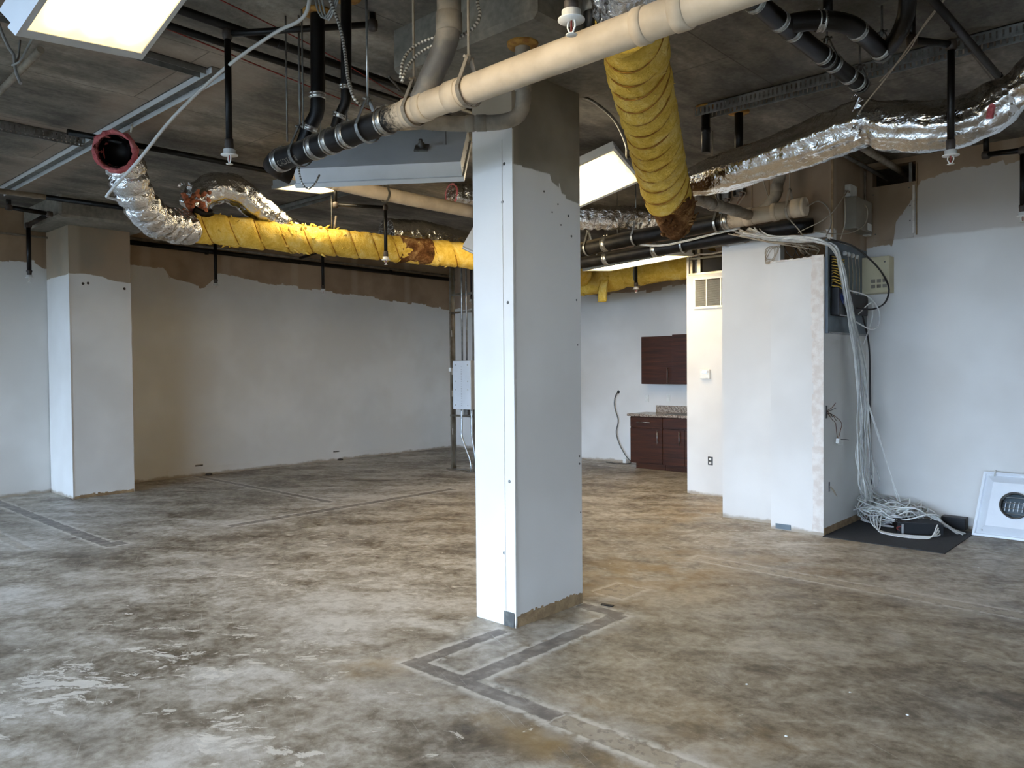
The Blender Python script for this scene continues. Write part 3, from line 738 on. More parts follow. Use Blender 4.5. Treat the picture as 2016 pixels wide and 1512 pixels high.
# ================================================================ sprinklers
def sprinkler(label, x, y, zb, ztop, arm=None, r=0.019):
    """pendent head at z zb on a drop from ztop; arm = polyline from the drop's top"""
    root = thing('sprinkler_drop', label, 'sprinkler', (x, y, zb), 'sprinkler drops')
    MB().tube([(x, y, zb + 0.115), (x, y, ztop)], r, 12).build('drop_pipe', 'abs', root)
    MB().lathe((x, y, zb + 0.075), [(0.017, 0), (0.021, 0.01), (0.026, 0.03), (0.026, 0.045), (r * 1.25, 0.055), (r * 1.25, 0.075)], 14).build('reducer', 'rust_black', root)
    MB().lathe((x, y, zb + 0.055), [(0.048, 0), (0.048, 0.005), (0.034, 0.008), (0.034, 0.034), (0.024, 0.036)], 18).build('escutcheon', 'white_plastic', root)
    m = MB()
    for sg in (-1, 1):
        m.tube(catmull([(x + sg * 0.012, y, zb + 0.056), (x + sg * 0.017, y, zb + 0.035), (x + sg * 0.006, y, zb + 0.012)], 0.008), 0.0035, 6)
    m.build('frame_arms', 'white_plastic', root)
    MB().lathe((x, y, zb), [(0.019, 0.004), (0.021, 0.006), (0.007, 0.009), (0.006, 0.014)], 14).build('deflector', 'white_plastic', root)
    MB().lathe((x, y, zb + 0.014), [(0.003, 0), (0.0035, 0.02), (0.003, 0.042)], 6).build('glass_bulb', 'cable_red', root)
    if arm:
        P = [Vector((x, y, ztop))] + [Vector(p) for p in arm]
        for a, b in zip(P, P[1:]): MB().tube([a, b], r, 12).build('arm_pipe', 'abs', root)
        for p in P[:-1]:
            MB().lathe(p - Vector((0, 0, 0.034)), [(r * 1.2, 0), (r * 1.5, 0.012), (r * 1.6, 0.034), (r * 1.45, 0.056), (r * 0.8, 0.064)], 12).build('elbow', 'rust_black', root)
    return root
sprinkler('sprinkler drop with long arm under the slab ahead of the foil elbow', -4.26, 2.24, 2.80, 3.56, [(-3.66, 2.83, 3.62), (-3.66, 2.83, CEIL - 0.004)])
sprinkler('sprinkler drop with doglegged arm before the engaged pillar', -10.86, 3.05, 2.71, 3.42, [(-9.985, 3.02, 3.43), (-10.0, 2.62, 3.45), (-9.97, 2.61, 3.53)], 0.026)
sprinkler('sprinkler drop below the foil end of the long yellow duct', -10.95, 5.51, 2.80, 3.5, [(-11.2, 5.51, 3.5)], 0.024)
sprinkler('sprinkler drop below the middle of the long yellow duct', -10.56, 7.11, 2.80, 3.5, [(-11.2, 7.11, 3.45)], 0.024)
sprinkler('sprinkler drop in front of the long yellow duct near its brown stain', -6.61, 5.25, 2.72, 3.34, [(-6.95, 4.85, 3.36), (-6.95, 4.85, CEIL - 0.004)], 0.019)
sprinkler('sprinkler drop behind the steel stud beside the panel board', -10.2, 10.1, 2.79, CEIL - 0.004, None, 0.024)
sprinkler('sprinkler head hanging just before the beige drain pipe', -1.68, 2.17, 2.765, CEIL, None, 0.016)
sprinkler('sprinkler drop in front of the sagging foil duct', -1.18, 5.24, 2.80, 3.52, [(-1.32, 4.95, 3.50), (-1.32, 4.95, CEIL - 0.004)], 0.021)
sprinkler('sprinkler drop against the white wall past the sagging foil duct', -1.20, 7.75, 2.79, 3.4, [(-1.5, 7.9, 3.45), (-1.5, 7.9, CEIL - 0.004)], 0.024)
sprinkler('sprinkler drop in front of the kitchenette insulation duct', -5.93, 9.08, 2.62, CEIL - 0.004, None, 0.022)

# ================================================================ pipes
def pipe_run(name, label, cat, pts, r, mat, bands=(), hubs=(), step=None, n=20, band_mat='bright_band', hub_mat=None, group=None):
    """pipe body with clamp bands / hub collars at given points (point, direction)"""
    P = [Vector(p) for p in pts]
    root = thing(name, label, cat, P[0] - Vector((0, 0, r)), group)
    Q = catmull(pts, step) if step else P
    MB().tube(Q, r, n).build('pipe_body', mat, root)
    for p, d in bands:
        b = MB(); p, d = Vector(p), Vector(d).normalized(); w = r * 0.85
        b.ring(p, d, r, r * 1.06, w, 24)
        bo = b.build('coupling_band', band_mat, root)
        m = MB()
        for s in (-1, 1): m.ring(p + d * s * w * 0.3, d, r * 1.06, r * 1.11, w * 0.18, 24)
        up = Vector((0, 0, 1)) if abs(d.z) < 0.7 else Vector((0, -1, 0))
        up = (up - d * up.dot(d)).normalized()
        for s in (-1, 1):
            q = p + up * r * 1.13 + d * s * w * 0.3; sd = d.cross(up); m.tube([q - sd * 0.014, q + sd * 0.014], 0.006, 6)
        m.build('worm_clamp', band_mat, bo)
    for p, d, w in hubs:
        d = Vector(d).normalized(); p = Vector(p)
        MB().lathe(p - d * w / 2, [(r, 0), (r * 1.09, 0.003), (r * 1.09, w - 0.003), (r, w)], 24, d).build('hub_collar', hub_mat or mat, root)
    return root
EX, EY, EZ = (1, 0, 0), (0, 1, 0), (0, 0, 1)
# main drain: black and clamped at one end, oversprayed beige past the pillar
zA, zB = 2.88, 2.912
def mz(x): return zA + (zB - zA) * (x + 4.26) / 2.9
mx_ = lambda x: (x, 2.55, mz(x))
R0 = 0.066
main = pipe_run('drain_pipe', 'thick drain pipe across the pillar, black end turning beige', 'pipe',
    [(-4.33, 2.70, 2.84), (-4.355, 2.63, 2.865), (-4.33, 2.57, 2.878), (-4.26, 2.55, 2.88), mx_(-4.0), mx_(-3.5), mx_(-3.0), mx_(-2.5), mx_(-2.0), mx_(-1.5), mx_(-1.0), mx_(0.2)], R0, 'spray_main',
    [(mx_(x), EX) for x in (-4.21, -3.84, -3.69, -3.53, -3.20)],
    [(mx_(x), EX, w) for x, w in ((-3.0, 0.05), (-2.9, 0.06), (-2.67, 0.09), (-1.63, 0.05), (-1.46, 0.06))], 0.05, 28)
# printed pipe marking, mostly rubbed away
fc = bpy.data.curves.new('pipe_print', 'FONT'); fc.body = 'CADIUT II'; fc.size = 0.05; fc.extrude = 0.0006
fo = bpy.data.objects.new('pipe_print_tmp', fc); COL.objects.link(fo)
dg = bpy.context.evaluated_depsgraph_get(); me = bpy.data.meshes.new_from_object(fo.evaluated_get(dg))
bpy.data.objects.remove(fo)
w_ = MB(); a0 = math.radians(-38)
vv = []
for v in me.vertices:
    a = a0 + (v.co.y - 0.02) / R0; rr = R0 + 0.0008 + v.co.z
    vv.append((-4.17 + v.co.x * 0.9, 2.55 - rr * math.cos(a), mz(-4.1) + rr * math.sin(a)))
w_.add(vv, [tuple(p.vertices) for p in me.polygons]); w_.build('printed_marking', 'dim_pvc', main)

# branches rising off the main drain
pipe_run('drain_riser', 'grey oversprayed riser curving up from the beige drain', 'pipe',
    [(-2.92, 2.55, 2.93), (-2.84, 2.55, 3.03), (-2.755, 2.55, 3.13), (-2.715, 2.55, 3.22), (-2.71, 2.55, 3.35), (-2.71, 2.55, CEIL - 0.004)], 0.058, 'spray_riser', [], [((-2.711, 2.55, 3.25), EZ, 0.09)], 0.03, 24)
pipe_run('black_riser', 'fatter black drain riser with shiny clamps above the drain end', 'pipe',
    [(-4.0, 2.56, 2.92), (-3.955, 2.58, 3.02), (-3.905, 2.6, 3.1), (-3.89, 2.6, 3.18), (-3.885, 2.6, 3.4), (-3.88, 2.6, CEIL - 0.004)], 0.042, 'abs', [((-3.889, 2.6, 3.2), EZ), ((-3.95, 2.582, 3.025), (0.5, 0.15, 1))], (), 0.03, 20, 'bright_band')
pipe_run('black_riser', 'slimmer black drain riser with shiny clamps above the drain', 'pipe',
    [(-3.68, 2.56, 2.92), (-3.655, 2.58, 3.02), (-3.62, 2.6, 3.09), (-3.61, 2.6, 3.16), (-3.605, 2.6, 3.4), (-3.6, 2.6, CEIL - 0.004)], 0.03, 'abs', [((-3.61, 2.6, 3.18), EZ), ((-3.652, 2.582, 3.03), (0.4, 0.12, 1))], (), 0.03, 18, 'bright_band')
for x, l in ((-3.88, 'ochre fire seal collar around the fatter black riser'), (-3.6, 'ochre fire seal collar around the slimmer black riser')):
    tag(MB().lathe((x, 2.6, CEIL - 0.02), [(0.046 if x < -3.7 else 0.034, 0), (0.085, 0.004), (0.085, 0.02)], 16).build('pipe_collar', 'orange_foam'), l, 'collar')
# smaller line on the face of the pillar, rising through the drop panel
pipe_run('branch_drain', 'thin dusty drain with bend rising beside the pillar', 'pipe',
    [(-3.36, 2.62, 2.98), (-3.31, 2.84, 2.985), (-3.2, 3.04, 2.99), (-3.08, 3.14, 2.99), (-2.98, 3.22, 2.995), (-2.915, 3.275, 3.03), (-2.895, 3.29, 3.1), (-2.895, 3.29, 3.2), (-2.895, 3.29, 3.43)], 0.043, 'dim_pvc', [],
    [((-3.13, 3.10, 2.99), (0.78, 0.62, 0), 0.05), ((-3.08, 3.14, 2.99), (0.78, 0.62, 0), 0.06), ((-2.895, 3.29, 3.19), EZ, 0.06)], 0.03, 20)
tag(MB().lathe((-2.895, 3.29, 3.405), [(0.047, 0), (0.085, 0.006), (0.09, 0.025)], 18).build('pipe_collar', 'orange_foam'), 'rusty collar where the thin drain enters the drop panel', 'collar')
# long beige pipe behind the tipped light
pipe_run('drain_pipe', 'dirty beige pipe running behind the tipped-over light', 'pipe', [(-5.92, 3.5, 3.32), (-5.9, 4.2, 3.29), (-5.83, 4.89, 3.26), (-5.71, 5.74, 3.23)], 0.065, 'pvc', (), [((-5.9, 4.1, 3.295), EY, 0.05)], 0.2, 22)

# clevis hangers
def clevis(label, p, axis, r, ztop=CEIL - 0.004, mat='steel'):
    p, ax = Vector(p), Vector(axis).normalized(); sd = ax.cross(Vector((0, 0, 1))).normalized(); root = thing('pipe_hanger', label, 'pipe hanger', p - Vector((0, 0, r * 1.15)), 'clevis pipe hangers')
    rr = r * 1.2; w = 0.024; t = 0.004
    arc = [p + sd * math.cos(a) * rr + Vector((0, 0, math.sin(a) * rr)) for a in [PI + PI * k / 14 for k in range(15)]]
    top = p + Vector((0, 0, rr * 1.9))
    path = [top - sd * 0.012] + [p - sd * rr] + arc[1:-1] + [p + sd * rr] + [top + sd * 0.012]
    m = MB()
    for a, b in zip(path, path[1:]):
        d = (b - a); nrm = d.cross(ax).normalized()
        m.obox(a - ax * w / 2 - nrm * t / 2, d * 1.02, ax * w, nrm * t)
    m.build('strap', mat, root)
    m = MB(); m.tube([top - sd * 0.03, top + sd * 0.03], 0.007, 8); m.lathe(top - Vector((0, 0, 0.012)), [(0.012, 0), (0.012, 0.024)], 6); m.build('cross_bolt', mat, root)
    MB().tube([top - Vector((0, 0, 0.03)), Vector((top.x, top.y, ztop))], 0.0065, 8).build('threaded_rod', mat, root)
    return root
clevis('steel clevis hanger at the black elbow end of the main drain', mx_(-4.0), EX, R0, mat='dull_steel')
clevis('steel clevis hanger holding the black part below the armoured cable', mx_(-3.35), EX, R0)
clevis('beige sprayed clevis hanger where drain turns beige', mx_(-2.97), EX, R0, mat='dim_pvc')
clevis('beige sprayed clevis hanger next to the grey riser', mx_(-2.58), EX, R0, mat='dim_pvc')

clevis('steel clevis hanger on the dirty beige pipe behind tipped-over light', (-5.855, 4.65, 3.27), (0.1, 1, -0.05), 0.065, mat='dull_steel')
# black iron group near the far slotted track
pipe_run('iron_pipe', 'black iron drain with many pale clamps under the slotted track', 'pipe', [(-1.69, 2.9, 3.4), (-1.69, 3.6, 3.4), (-1.695, 4.6, 3.4), (-1.69, 5.22, 3.4)], 0.05, 'abs', [((-1.69, y, 3.4), EY) for y in (3.66, 3.95, 4.12, 4.55, 4.72, 4.98, 5.14)], (), None, 22, 'bright_band')
pipe_run('iron_pipe', 'black iron branch elbowing beside the clamped drain', 'pipe', [(-1.69, 4.04, 3.41), (-1.6, 4.1, 3.42), (-1.5, 4.2, 3.42), (-1.45, 4.32, 3.42), (-1.44, 4.5, 3.42), (-1.44, 4.82, 3.42)], 0.05, 'abs', [((-1.55, 4.15, 3.42), (0.75, 0.65, 0)), ((-1.445, 4.4, 3.42), EY), ((-1.44, 4.76, 3.42), EY)], (), 0.03, 22)
pipe_run('iron_pipe', 'black iron elbow dropping from slab with one bright clamp', 'pipe', [(-1.22, 4.5, CEIL - 0.004), (-1.22, 4.5, 3.58), (-1.24, 4.55, 3.5), (-1.3, 4.65, 3.45), (-1.4, 4.8, 3.43)], 0.045, 'abs', [((-1.22, 4.5, 3.58), EZ)], (), 0.03, 20)
pipe_run('iron_pipe', 'short black iron riser to the slab over the elbowing branch', 'pipe', [(-1.56, 4.28, 3.42), (-1.56, 4.28, CEIL - 0.004)], 0.026, 'abs', (), (), None, 16)
clevis('steel clevis hanger on the many-clamped iron drain', (-1.69, 4.62, 3.4), EY, 0.05, mat='dull_steel')
clevis('steel clevis hanger at the free end of the iron drain', (-1.69, 5.19, 3.4), EY, 0.05, mat='dull_steel')
clevis('steel clevis hanger at the end of the iron branch', (-1.44, 4.8, 3.42), EY, 0.05, mat='dull_steel')
pipe_run('sprinkler_main', 'dark sprinkler line running back above the sagging foil duct', 'pipe', [(-1.17, 3.9, 3.6), (-1.12, 6.35, 3.6)], 0.024, 'abs', (), [((-1.12, 6.3, 3.6), EY, 0.08), ((-1.15, 5.2, 3.6), EY, 0.02)], None, 14)

pipe_run('iron_pipe', 'dark riser standing behind the beige drain near the sprinkler head', 'pipe', [(-2.42, 3.3, 3.28), (-2.42, 3.3, CEIL - 0.004)], 0.045, 'abs', (), [((-2.42, 3.3, 3.5), EZ, 0.09)], None, 18, hub_mat='dull_steel')
# pipes over the closet
pipe_run('drain_pipe', 'upper black drain over the kitchenette light turning beige at its capped end', 'pipe', [(-6.6, 7.2, 2.93), (-5.79, 7.2, 2.95), (-4.78, 7.2, 3.02), (-3.68, 7.2, 3.055), (-2.83, 7.2, 3.085)], 0.082, 'spray_far',
    [((-5.1, 7.2, 2.998), EX), ((-3.62, 7.2, 3.057), EX)], [((-3.38, 7.2, 3.066), EX, 0.09), ((-3.12, 7.2, 3.075), EX, 0.05), ((-2.9, 7.2, 3.083), EX, 0.10), ((-2.84, 7.2, 3.085), EX, 0.03)], None, 26)
clevis('steel strap hanger on the upper black drain over the kitchenette', (-4.7, 7.2, 3.025), (1, 0, 0.03), 0.082)
clevis('steel strap hanger beside the clamp where upper drain turns beige', (-3.72, 7.2, 3.05), (1, 0, 0.03), 0.082)
clevis('pale strap hanger near the capped end of the beige drain', (-2.98, 7.2, 3.08), (1, 0, 0.03), 0.082, mat='dim_pvc')
clevis('steel strap hanger on the upper drain behind the pillar edge', (-5.35, 7.2, 2.985), (1, 0, 0.03), 0.082)
pipe_run('drain_pipe', 'lower black drain resting above the grille wall', 'pipe', [(-6.6, 7.36, 2.76), (-5.87, 7.36, 2.83), (-4.85, 7.36, 2.875), (-3.9, 7.36, 2.915), (-3.3, 7.36, 2.93), (-2.95, 7.36, 2.94), (-2.85, 7.42, 2.94)], 0.072, 'spray_low', [((-4.55, 7.36, 2.888), EX), ((-5.2, 7.36, 2.86), EX)], (), 0.1, 24)
clevis('steel strap hanger on the lower black drain above the grille', (-4.2, 7.36, 2.902), (1, 0, 0.03), 0.072)
pipe_run('branch_drain', 'grey dusted branch with collars angling into the beige drain', 'pipe', [(-3.28, 5.86, 3.035), (-3.30, 6.24, 3.04), (-3.335, 6.8, 3.06), (-3.36, 7.18, 3.07)], 0.05, 'dim_pvc', (), [((-3.281, 5.89, 3.036), (0.05, 1, 0), 0.05), ((-3.288, 6.02, 3.038), (0.05, 1, 0), 0.045), ((-3.297, 6.18, 3.04), (0.05, 1, 0), 0.045), ((-3.312, 6.42, 3.047), (0.06, 1, 0), 0.05), ((-3.335, 6.8, 3.06), (0.07, 1, 0), 0.09)], 0.05, 20)
clevis('pale clevis hanger on the grey dusted branch', (-3.305, 6.3, 3.043), (0.06, 1, 0), 0.05, mat='dim_pvc')
pipe_run('drain_riser', 'grey bend rising off the beige drain up into the foil duct shade', 'pipe', [(-3.34, 7.2, 3.06), (-3.2, 7.2, 3.14), (-3.12, 7.2, 3.23), (-3.11, 7.22, 3.33), (-3.09, 7.25, 3.45), (-3.085, 7.26, CEIL - 0.01)], 0.055, 'dim_pvc', (), [((-3.112, 7.21, 3.3), EZ, 0.08)], 0.03, 20)
pipe_run('iron_pipe', 'black iron wye rising behind the pillar over the kitchenette light', 'pipe', [(-5.62, 7.1, 2.97), (-5.66, 6.95, 3.12), (-5.66, 6.9, 3.3), (-5.66, 6.9, CEIL - 0.004)], 0.05, 'abs', [((-5.66, 6.9, 3.28), EZ)], (), 0.04, 18)
for x, y, l in ((-3.04, 5.68, 'banded dark riser at the end of the slotted track'), (-2.9, 5.98, 'plain dark riser near the end of the slotted track')):
    pipe_run('iron_pipe', l, 'pipe', [(x, y, CEIL - 0.004), (x, y, 3.32)], 0.035, 'abs', (), [((x, y, 3.5), EZ, 0.05)] if y < 5.9 else (), None, 16)
    tag(MB().lathe((x, y, CEIL - 0.015), [(0.04, 0), (0.085, 0.004), (0.085, 0.015)], 16).build('pipe_collar', 'orange_foam'), 'ochre collar round the ' + l.split(' at ')[0].split(' near ')[0], 'collar')
# pipes into the hole by the slab
pipe_run('water_pipe', 'thicker dusty pipe entering the framed hole by the slab', 'pipe', [(-2.38, 6.9, 3.58), (-2.38, 8.75, 3.58)], 0.032, 'dim_pvc', (), [((-2.38, 7.6, 3.58), EY, 0.04)], None, 16)
pipe_run('water_pipe', 'thinner dusty pipe entering the framed hole by the slab', 'pipe', [(-2.55, 6.9, 3.55), (-2.55, 8.7, 3.55)], 0.02, 'dull_steel', (), (), None, 12)
# sprinkler mains
pipe_run('sprinkler_main', 'black sprinkler main with couplings under the slab above the armoured cable', 'pipe', [(-4.27, 0.8, 3.62), (-4.35, 5.2, 3.62)], 0.026, 'abs', (), [((-4.3, 2.62, 3.62), EY, 0.07), ((-4.33, 3.6, 3.62), EY, 0.03)], None, 14)
pipe_run('sprinkler_main', 'second black main parallel to the coupled sprinkler main', 'pipe', [(-4.52, 0.8, 3.62), (-4.57, 5.2, 3.62)], 0.022, 'abs', (), [((-4.54, 2.4, 3.62), EY, 0.03)], None, 14)
pipe_run('sprinkler_main', 'black sprinkler main low along the long wall top', 'pipe', [(-11.2, 4.3, 3.40), (-11.2, 10.6, 3.36)], 0.035, 'abs', (), [((-11.2, y, 3.38), EY, 0.05) for y in (5.5, 7.1, 9.0)], None, 14)
pipe_run('sprinkler_main', 'thin pale conduit just over the low wall main', 'pipe', [(-11.26, 4.3, 3.47), (-11.26, 10.6, 3.44)], 0.022, 'dim_pvc', (), (), None, 12)
pipe_run('sprinkler_main', 'pale pipe crossing the slab before the engaged pillar', 'pipe', [(-9.75, 1.2, 3.56), (-9.7, 2.9, 3.56)], 0.03, 'dim_pvc', (), [((-9.71, 2.8, 3.56), EY, 0.06)], None, 14)
pipe_run('sprinkler_main', 'black pipe continuing past the engaged pillar drop', 'pipe', [(-9.7, 2.9, 3.56), (-9.6, 7.2, 3.56)], 0.03, 'abs', (), [((-9.7, 3.75, 3.56), EY, 0.05)], None, 14)
pipe_run('sprinkler_main', 'dark pipe under the slab behind the open foil elbow', 'pipe', [(-6.8, 2.2, 3.52), (-6.7, 6.6, 3.52)], 0.025, 'abs', (), (), None, 12)
pipe_run('wall_pipe', 'thin grey pipe on the brown board beside the engaged pillar', 'pipe', [(-11.33, 0.6, 3.36), (-11.33, 3.4, 3.36)], 0.014, 'dim_pvc', (), [((-11.33, 2.95, 3.36), EY, 0.03)], None, 10)

# ================================================================ ducts
def wool_disp(spacing, tilt=0.05, amp=0.014, pinch=0.022, seed=0.0, jit=0.0, saw=0.012):
    def f(L, a, p):
        q = Vector((p.x + seed, p.y, p.z))
        d = amp * (noise.noise(q * 4.0) + 0.6 * noise.noise(q * 11.0) + 0.35 * noise.noise(q * 27.0))
        s = L + tilt * math.sin(a + 0.6) + jit * noise.noise(Vector((a, L * 2, seed)))
        k = (s / spacing) % 1.0; e = min(k, 1 - k) * spacing
        return d - pinch * math.exp(-(e / 0.014) ** 2) + saw * k
    return f
def twine_loops(root, pts, r, spacing, tilt=0.05, rad=0.005, mat='wool_line', start=0.5, skip=()):
    P = catmull(pts, 0.02); T, N = frames(P); tot = 0; Ls = [0]
    for i in range(1, len(P)): tot += (P[i] - P[i - 1]).length; Ls.append(tot)
    k = 1
    while k * spacing < tot - 0.05:
        if k not in skip:
            loop = []
            for j in range(28):
                a = 2 * PI * j / 28; L = k * spacing - tilt * math.sin(a + 0.6)
                i = min(range(len(P)), key=lambda i: abs(Ls[i] - L)); B = T[i].cross(N[i])
                rr = r(Ls[i] / tot) if callable(r) else r
                loop.append(P[i] + T[i] * (L - Ls[i]) + (N[i] * math.cos(a) + B * math.sin(a)) * (rr - 0.006))
            MB().tube(loop, rad, 5, closed=True).build('binding_twine', mat, root)
        k += 1
def fuzz(root, pts, r, n, mat, size=0.03, name='loose_tufts', seed=1):
    """small torn tufts standing off the skin"""
    rnd = random.Random(seed); P = catmull(pts, 0.02); T, N = frames(P); m = MB()
    for _ in range(n):
        i = rnd.randrange(2, len(P) - 2); a = rnd.uniform(0, 2 * PI); B = T[i].cross(N[i]); d = N[i] * math.cos(a) + B * math.sin(a)
        p = P[i] + d * (r - 0.004); t = (T[i] * rnd.uniform(-1, 1) + d.cross(T[i]) * rnd.uniform(-1, 1) + d * 0.4).normalized()
        L = size * rnd.uniform(0.5, 1.4)
        m.tube([p, p + t * L * 0.5 + d * 0.006, p + t * L + d * rnd.uniform(-0.004, 0.012)], [size * 0.28, size * 0.2, 0.001], 5)
    o = m.build(name, mat, root); o['kind'] = 'stuff'
def foil_disp(amp=0.012, fold=0.0, spacing=0.12, seed=0.0, long=0.0):
    def f(L, a, p):
        q = Vector((p.x + seed, p.y, p.z))
        ridge = 1 - abs(noise.noise(q * 9.0)) * 2
        d = amp * (0.7 * ridge + 0.8 * noise.noise(q * 5.0) + 0.4 * (1 - 2 * abs(noise.noise(q * 24.0))))
        if fold: d -= fold * (0.5 + 0.5 * math.cos(2 * PI * (L + 0.03 * noise.noise(q * 6)) / spacing)) ** 3
        if long: d += long * noise.noise(Vector((a * 2.2, L * 1.2, seed)))
        return d
    return f

# the long wrapped duct beside the long wall
yd = [(-7.37, 3.35, 3.0), (-7.32, 3.93, 3.0), (-7.27, 4.44, 3.0), (-7.18, 5.01, 3.0), (-7.08, 5.63, 3.0), (-6.98, 6.24, 3.0), (-6.89, 6.88, 3.0), (-6.8, 7.6, 2.98), (-6.75, 8.4, 2.95), (-6.75, 8.95, 2.92)]
root = thing('wrapped_duct', 'long yellow glass wool wrapped duct with brown stain, open foil elbow at its end', 'duct', (-7.37, 3.35, 2.84))
MB().duct(yd, 0.145, wool_disp(0.27, 0.10, 0.013, 0.018, 0.0), 44, 0.022).build('wool_wrap', 'yellow_wool', root)
twine_loops(root, yd, 0.145, 0.27, 0.10)
fuzz(root, yd, 0.15, 90, 'yellow_wool', 0.035, seed=4)
fuzz(root, [(-7.3, 4.4, 3.0), (-7.2, 4.9, 3.0)], 0.155, 40, 'yellow_wool', 0.06, 'torn_flap', 11)
st = [(-7.055, 5.77, 3.0), (-7.01, 6.0, 3.0), (-6.985, 6.18, 2.995)]
MB().duct(st, 0.152, wool_disp(0.9, 0.05, 0.02, 0.0, 5.0), 40, 0.02).build('water_stain_patch', 'stained_wool', root)
MB().tube([(-7.2, 5.03, 3.30), (-7.195, 5.0, 3.15)], 0.012, 6).build('strap', 'dim_pvc', root)
# foil elbow running on to an open, pink-lined mouth
fe = [(-7.36, 3.46, 2.99), (-7.28, 3.25, 2.975), (-7.16, 3.05, 2.975), (-7.03, 2.87, 3.06), (-6.90, 2.72, 3.2), (-6.84, 2.67, 3.31), (-6.79, 2.615, 3.395)]
el = thing('flexible_duct', 'bent foil flexible duct with open pink mouth and black lining', 'duct', (-7.36, 3.46, 2.83))
MB().duct(fe, lambda t: 0.155 - 0.008 * t, foil_disp(0.02, 0.018, 0.13), 48, 0.014, caps=False).build('foil_jacket', 'foil', el)
mouth = Vector((-6.70, 2.53, 3.41)); md = (mouth - Vector((-6.80, 2.61, 3.32))).normalized()
md = Vector((0.66, -0.62, -0.10)).normalized()          # the mouth faces into the room
P0 = mouth - md * 0.10
m = MB(); up = Vector((0, 0, 1)); s1 = md.cross(up).normalized(); s2 = s1.cross(md)
nn = 40; rings = []
prof = [(0.14, -0.10), (0.160, -0.05), (0.172, 0.0), (0.170, 0.03), (0.158, 0.045), (0.142, 0.04), (0.134, 0.0), (0.13, -0.08)]
vs = []; fs = []
for pi_, (r, h) in enumerate(prof):
    for k in range(nn):
        a = 2 * PI * k / nn; d = s1 * math.cos(a) + s2 * math.sin(a); j = 0.022 * noise.noise(Vector((math.cos(a) * 3, math.sin(a) * 3, pi_ * 0.9))) + 0.012 * noise.noise(Vector((a * 7, pi_ * 1.7, 2)))
        vs.append(mouth + d * (r + j) + md * (h + j))
for i in range(len(prof) - 1):
    for k in range(nn): q = (k + 1) % nn; fs.append((i * nn + k, i * nn + q, (i + 1) * nn + q, (i + 1) * nn + k))
MB().add(vs, fs, True).build('insulation_rim', 'pink_wool', el)
m = MB(); vs = []; fs = []
for i in range(8):
    c = mouth + md * (0.03 - i * 0.02); r = 0.129 + (0.004 if i % 2 else -0.003)
    for k in range(32): a = 2 * PI * k / 32; vs.append(c + (s1 * math.cos(a) + s2 * math.sin(a)) * r)
for i in range(7):
    for k in range(32): q = (k + 1) % 32; fs.append((i * 32 + k, i * 32 + q, (i + 1) * 32 + q, (i + 1) * 32 + k))
fs.append(tuple(7 * 32 + k for k in range(32)))
MB().add(vs, fs, True).build('inner_liner', 'inner_liner', el)
MB().tube([mouth + s1 * -0.12 + up * 0.16, mouth + s1 * -0.135 + up * 0.23], 0.008, 6).build('zip_tie', 'white_plastic', el)
m = MB()
for k in range(9):
    a = k * 0.7; p = Vector((-7.33, 3.42, 3.0)) + Vector((0.05 * math.cos(a), 0.03 * math.sin(a * 2), 0.14 * math.sin(a)))
    m.tube([p, p + Vector((0.02, 0.05, 0.02)), p + Vector((0.03, 0.09, 0.0))], [0.02, 0.025, 0.006], 6)
m.build('pink_seam', 'pink_wool', el)

# foil branch that leaves the yellow duct and comes back torn
f2 = [(-7.40, 3.50, 3.18), (-7.38, 3.56, 3.30), (-7.33, 3.69, 3.40), (-7.28, 3.88, 3.41), (-7.30, 4.12, 3.29), (-7.33, 4.36, 3.16), (-7.36, 4.62, 3.06)]
fb2 = thing('flexible_duct', 'arched foil branch duct with torn salmon insulation on the yellow duct', 'duct', (-7.40, 3.50, 3.04))
MB().duct(f2, 0.135, foil_disp(0.013, 0.008, 0.2, 3.0, 0.02), 44, 0.016).build('foil_jacket', 'foil_smooth', fb2)
rnd = random.Random(3); m = MB()
for k in range(46):
    a = rnd.uniform(0, 2 * PI); c = Vector((-7.3, 3.50, 3.22)) + Vector((rnd.uniform(-0.03, 0.09), rnd.uniform(-0.14, 0.1), rnd.uniform(-0.09, 0.1)))
    d = Vector((rnd.uniform(-1, 1), rnd.uniform(-1, 1), rnd.uniform(-1, 1))).normalized() * rnd.uniform(0.03, 0.07)
    m.tube([c, c + d * 0.5, c + d], [0.018, 0.022, 0.004], 6)
m.build('torn_insulation', 'orange_wool', fb2)
m = MB()
for k in range(26):
    c = Vector((-7.30, 3.47, 3.27)) + Vector((rnd.uniform(-0.05, 0.08), rnd.uniform(-0.14, 0.08), rnd.uniform(-0.02, 0.12)))
    d = Vector((rnd.uniform(-1, 1), rnd.uniform(-1, 1), rnd.uniform(-1, 1))).normalized(); e = d.cross(Vector((0.3, 0.2, 1))).normalized()
    w = rnd.uniform(0.02, 0.045); m.add([c, c + d * w, c + d * w + e * w * 0.8 + Vector((0, 0, 0.01)), c + e * w], [(0, 1, 2), (0, 2, 3)])
m.build('torn_foil_shreds', 'foil', fb2)
m = MB().tube(catmull([(-7.28, 3.45, 3.16), (-7.25, 3.55, 3.12), (-7.24, 3.62, 3.15)], 0.02), 0.035, 8); m.build('black_core', 'inner_liner', fb2)
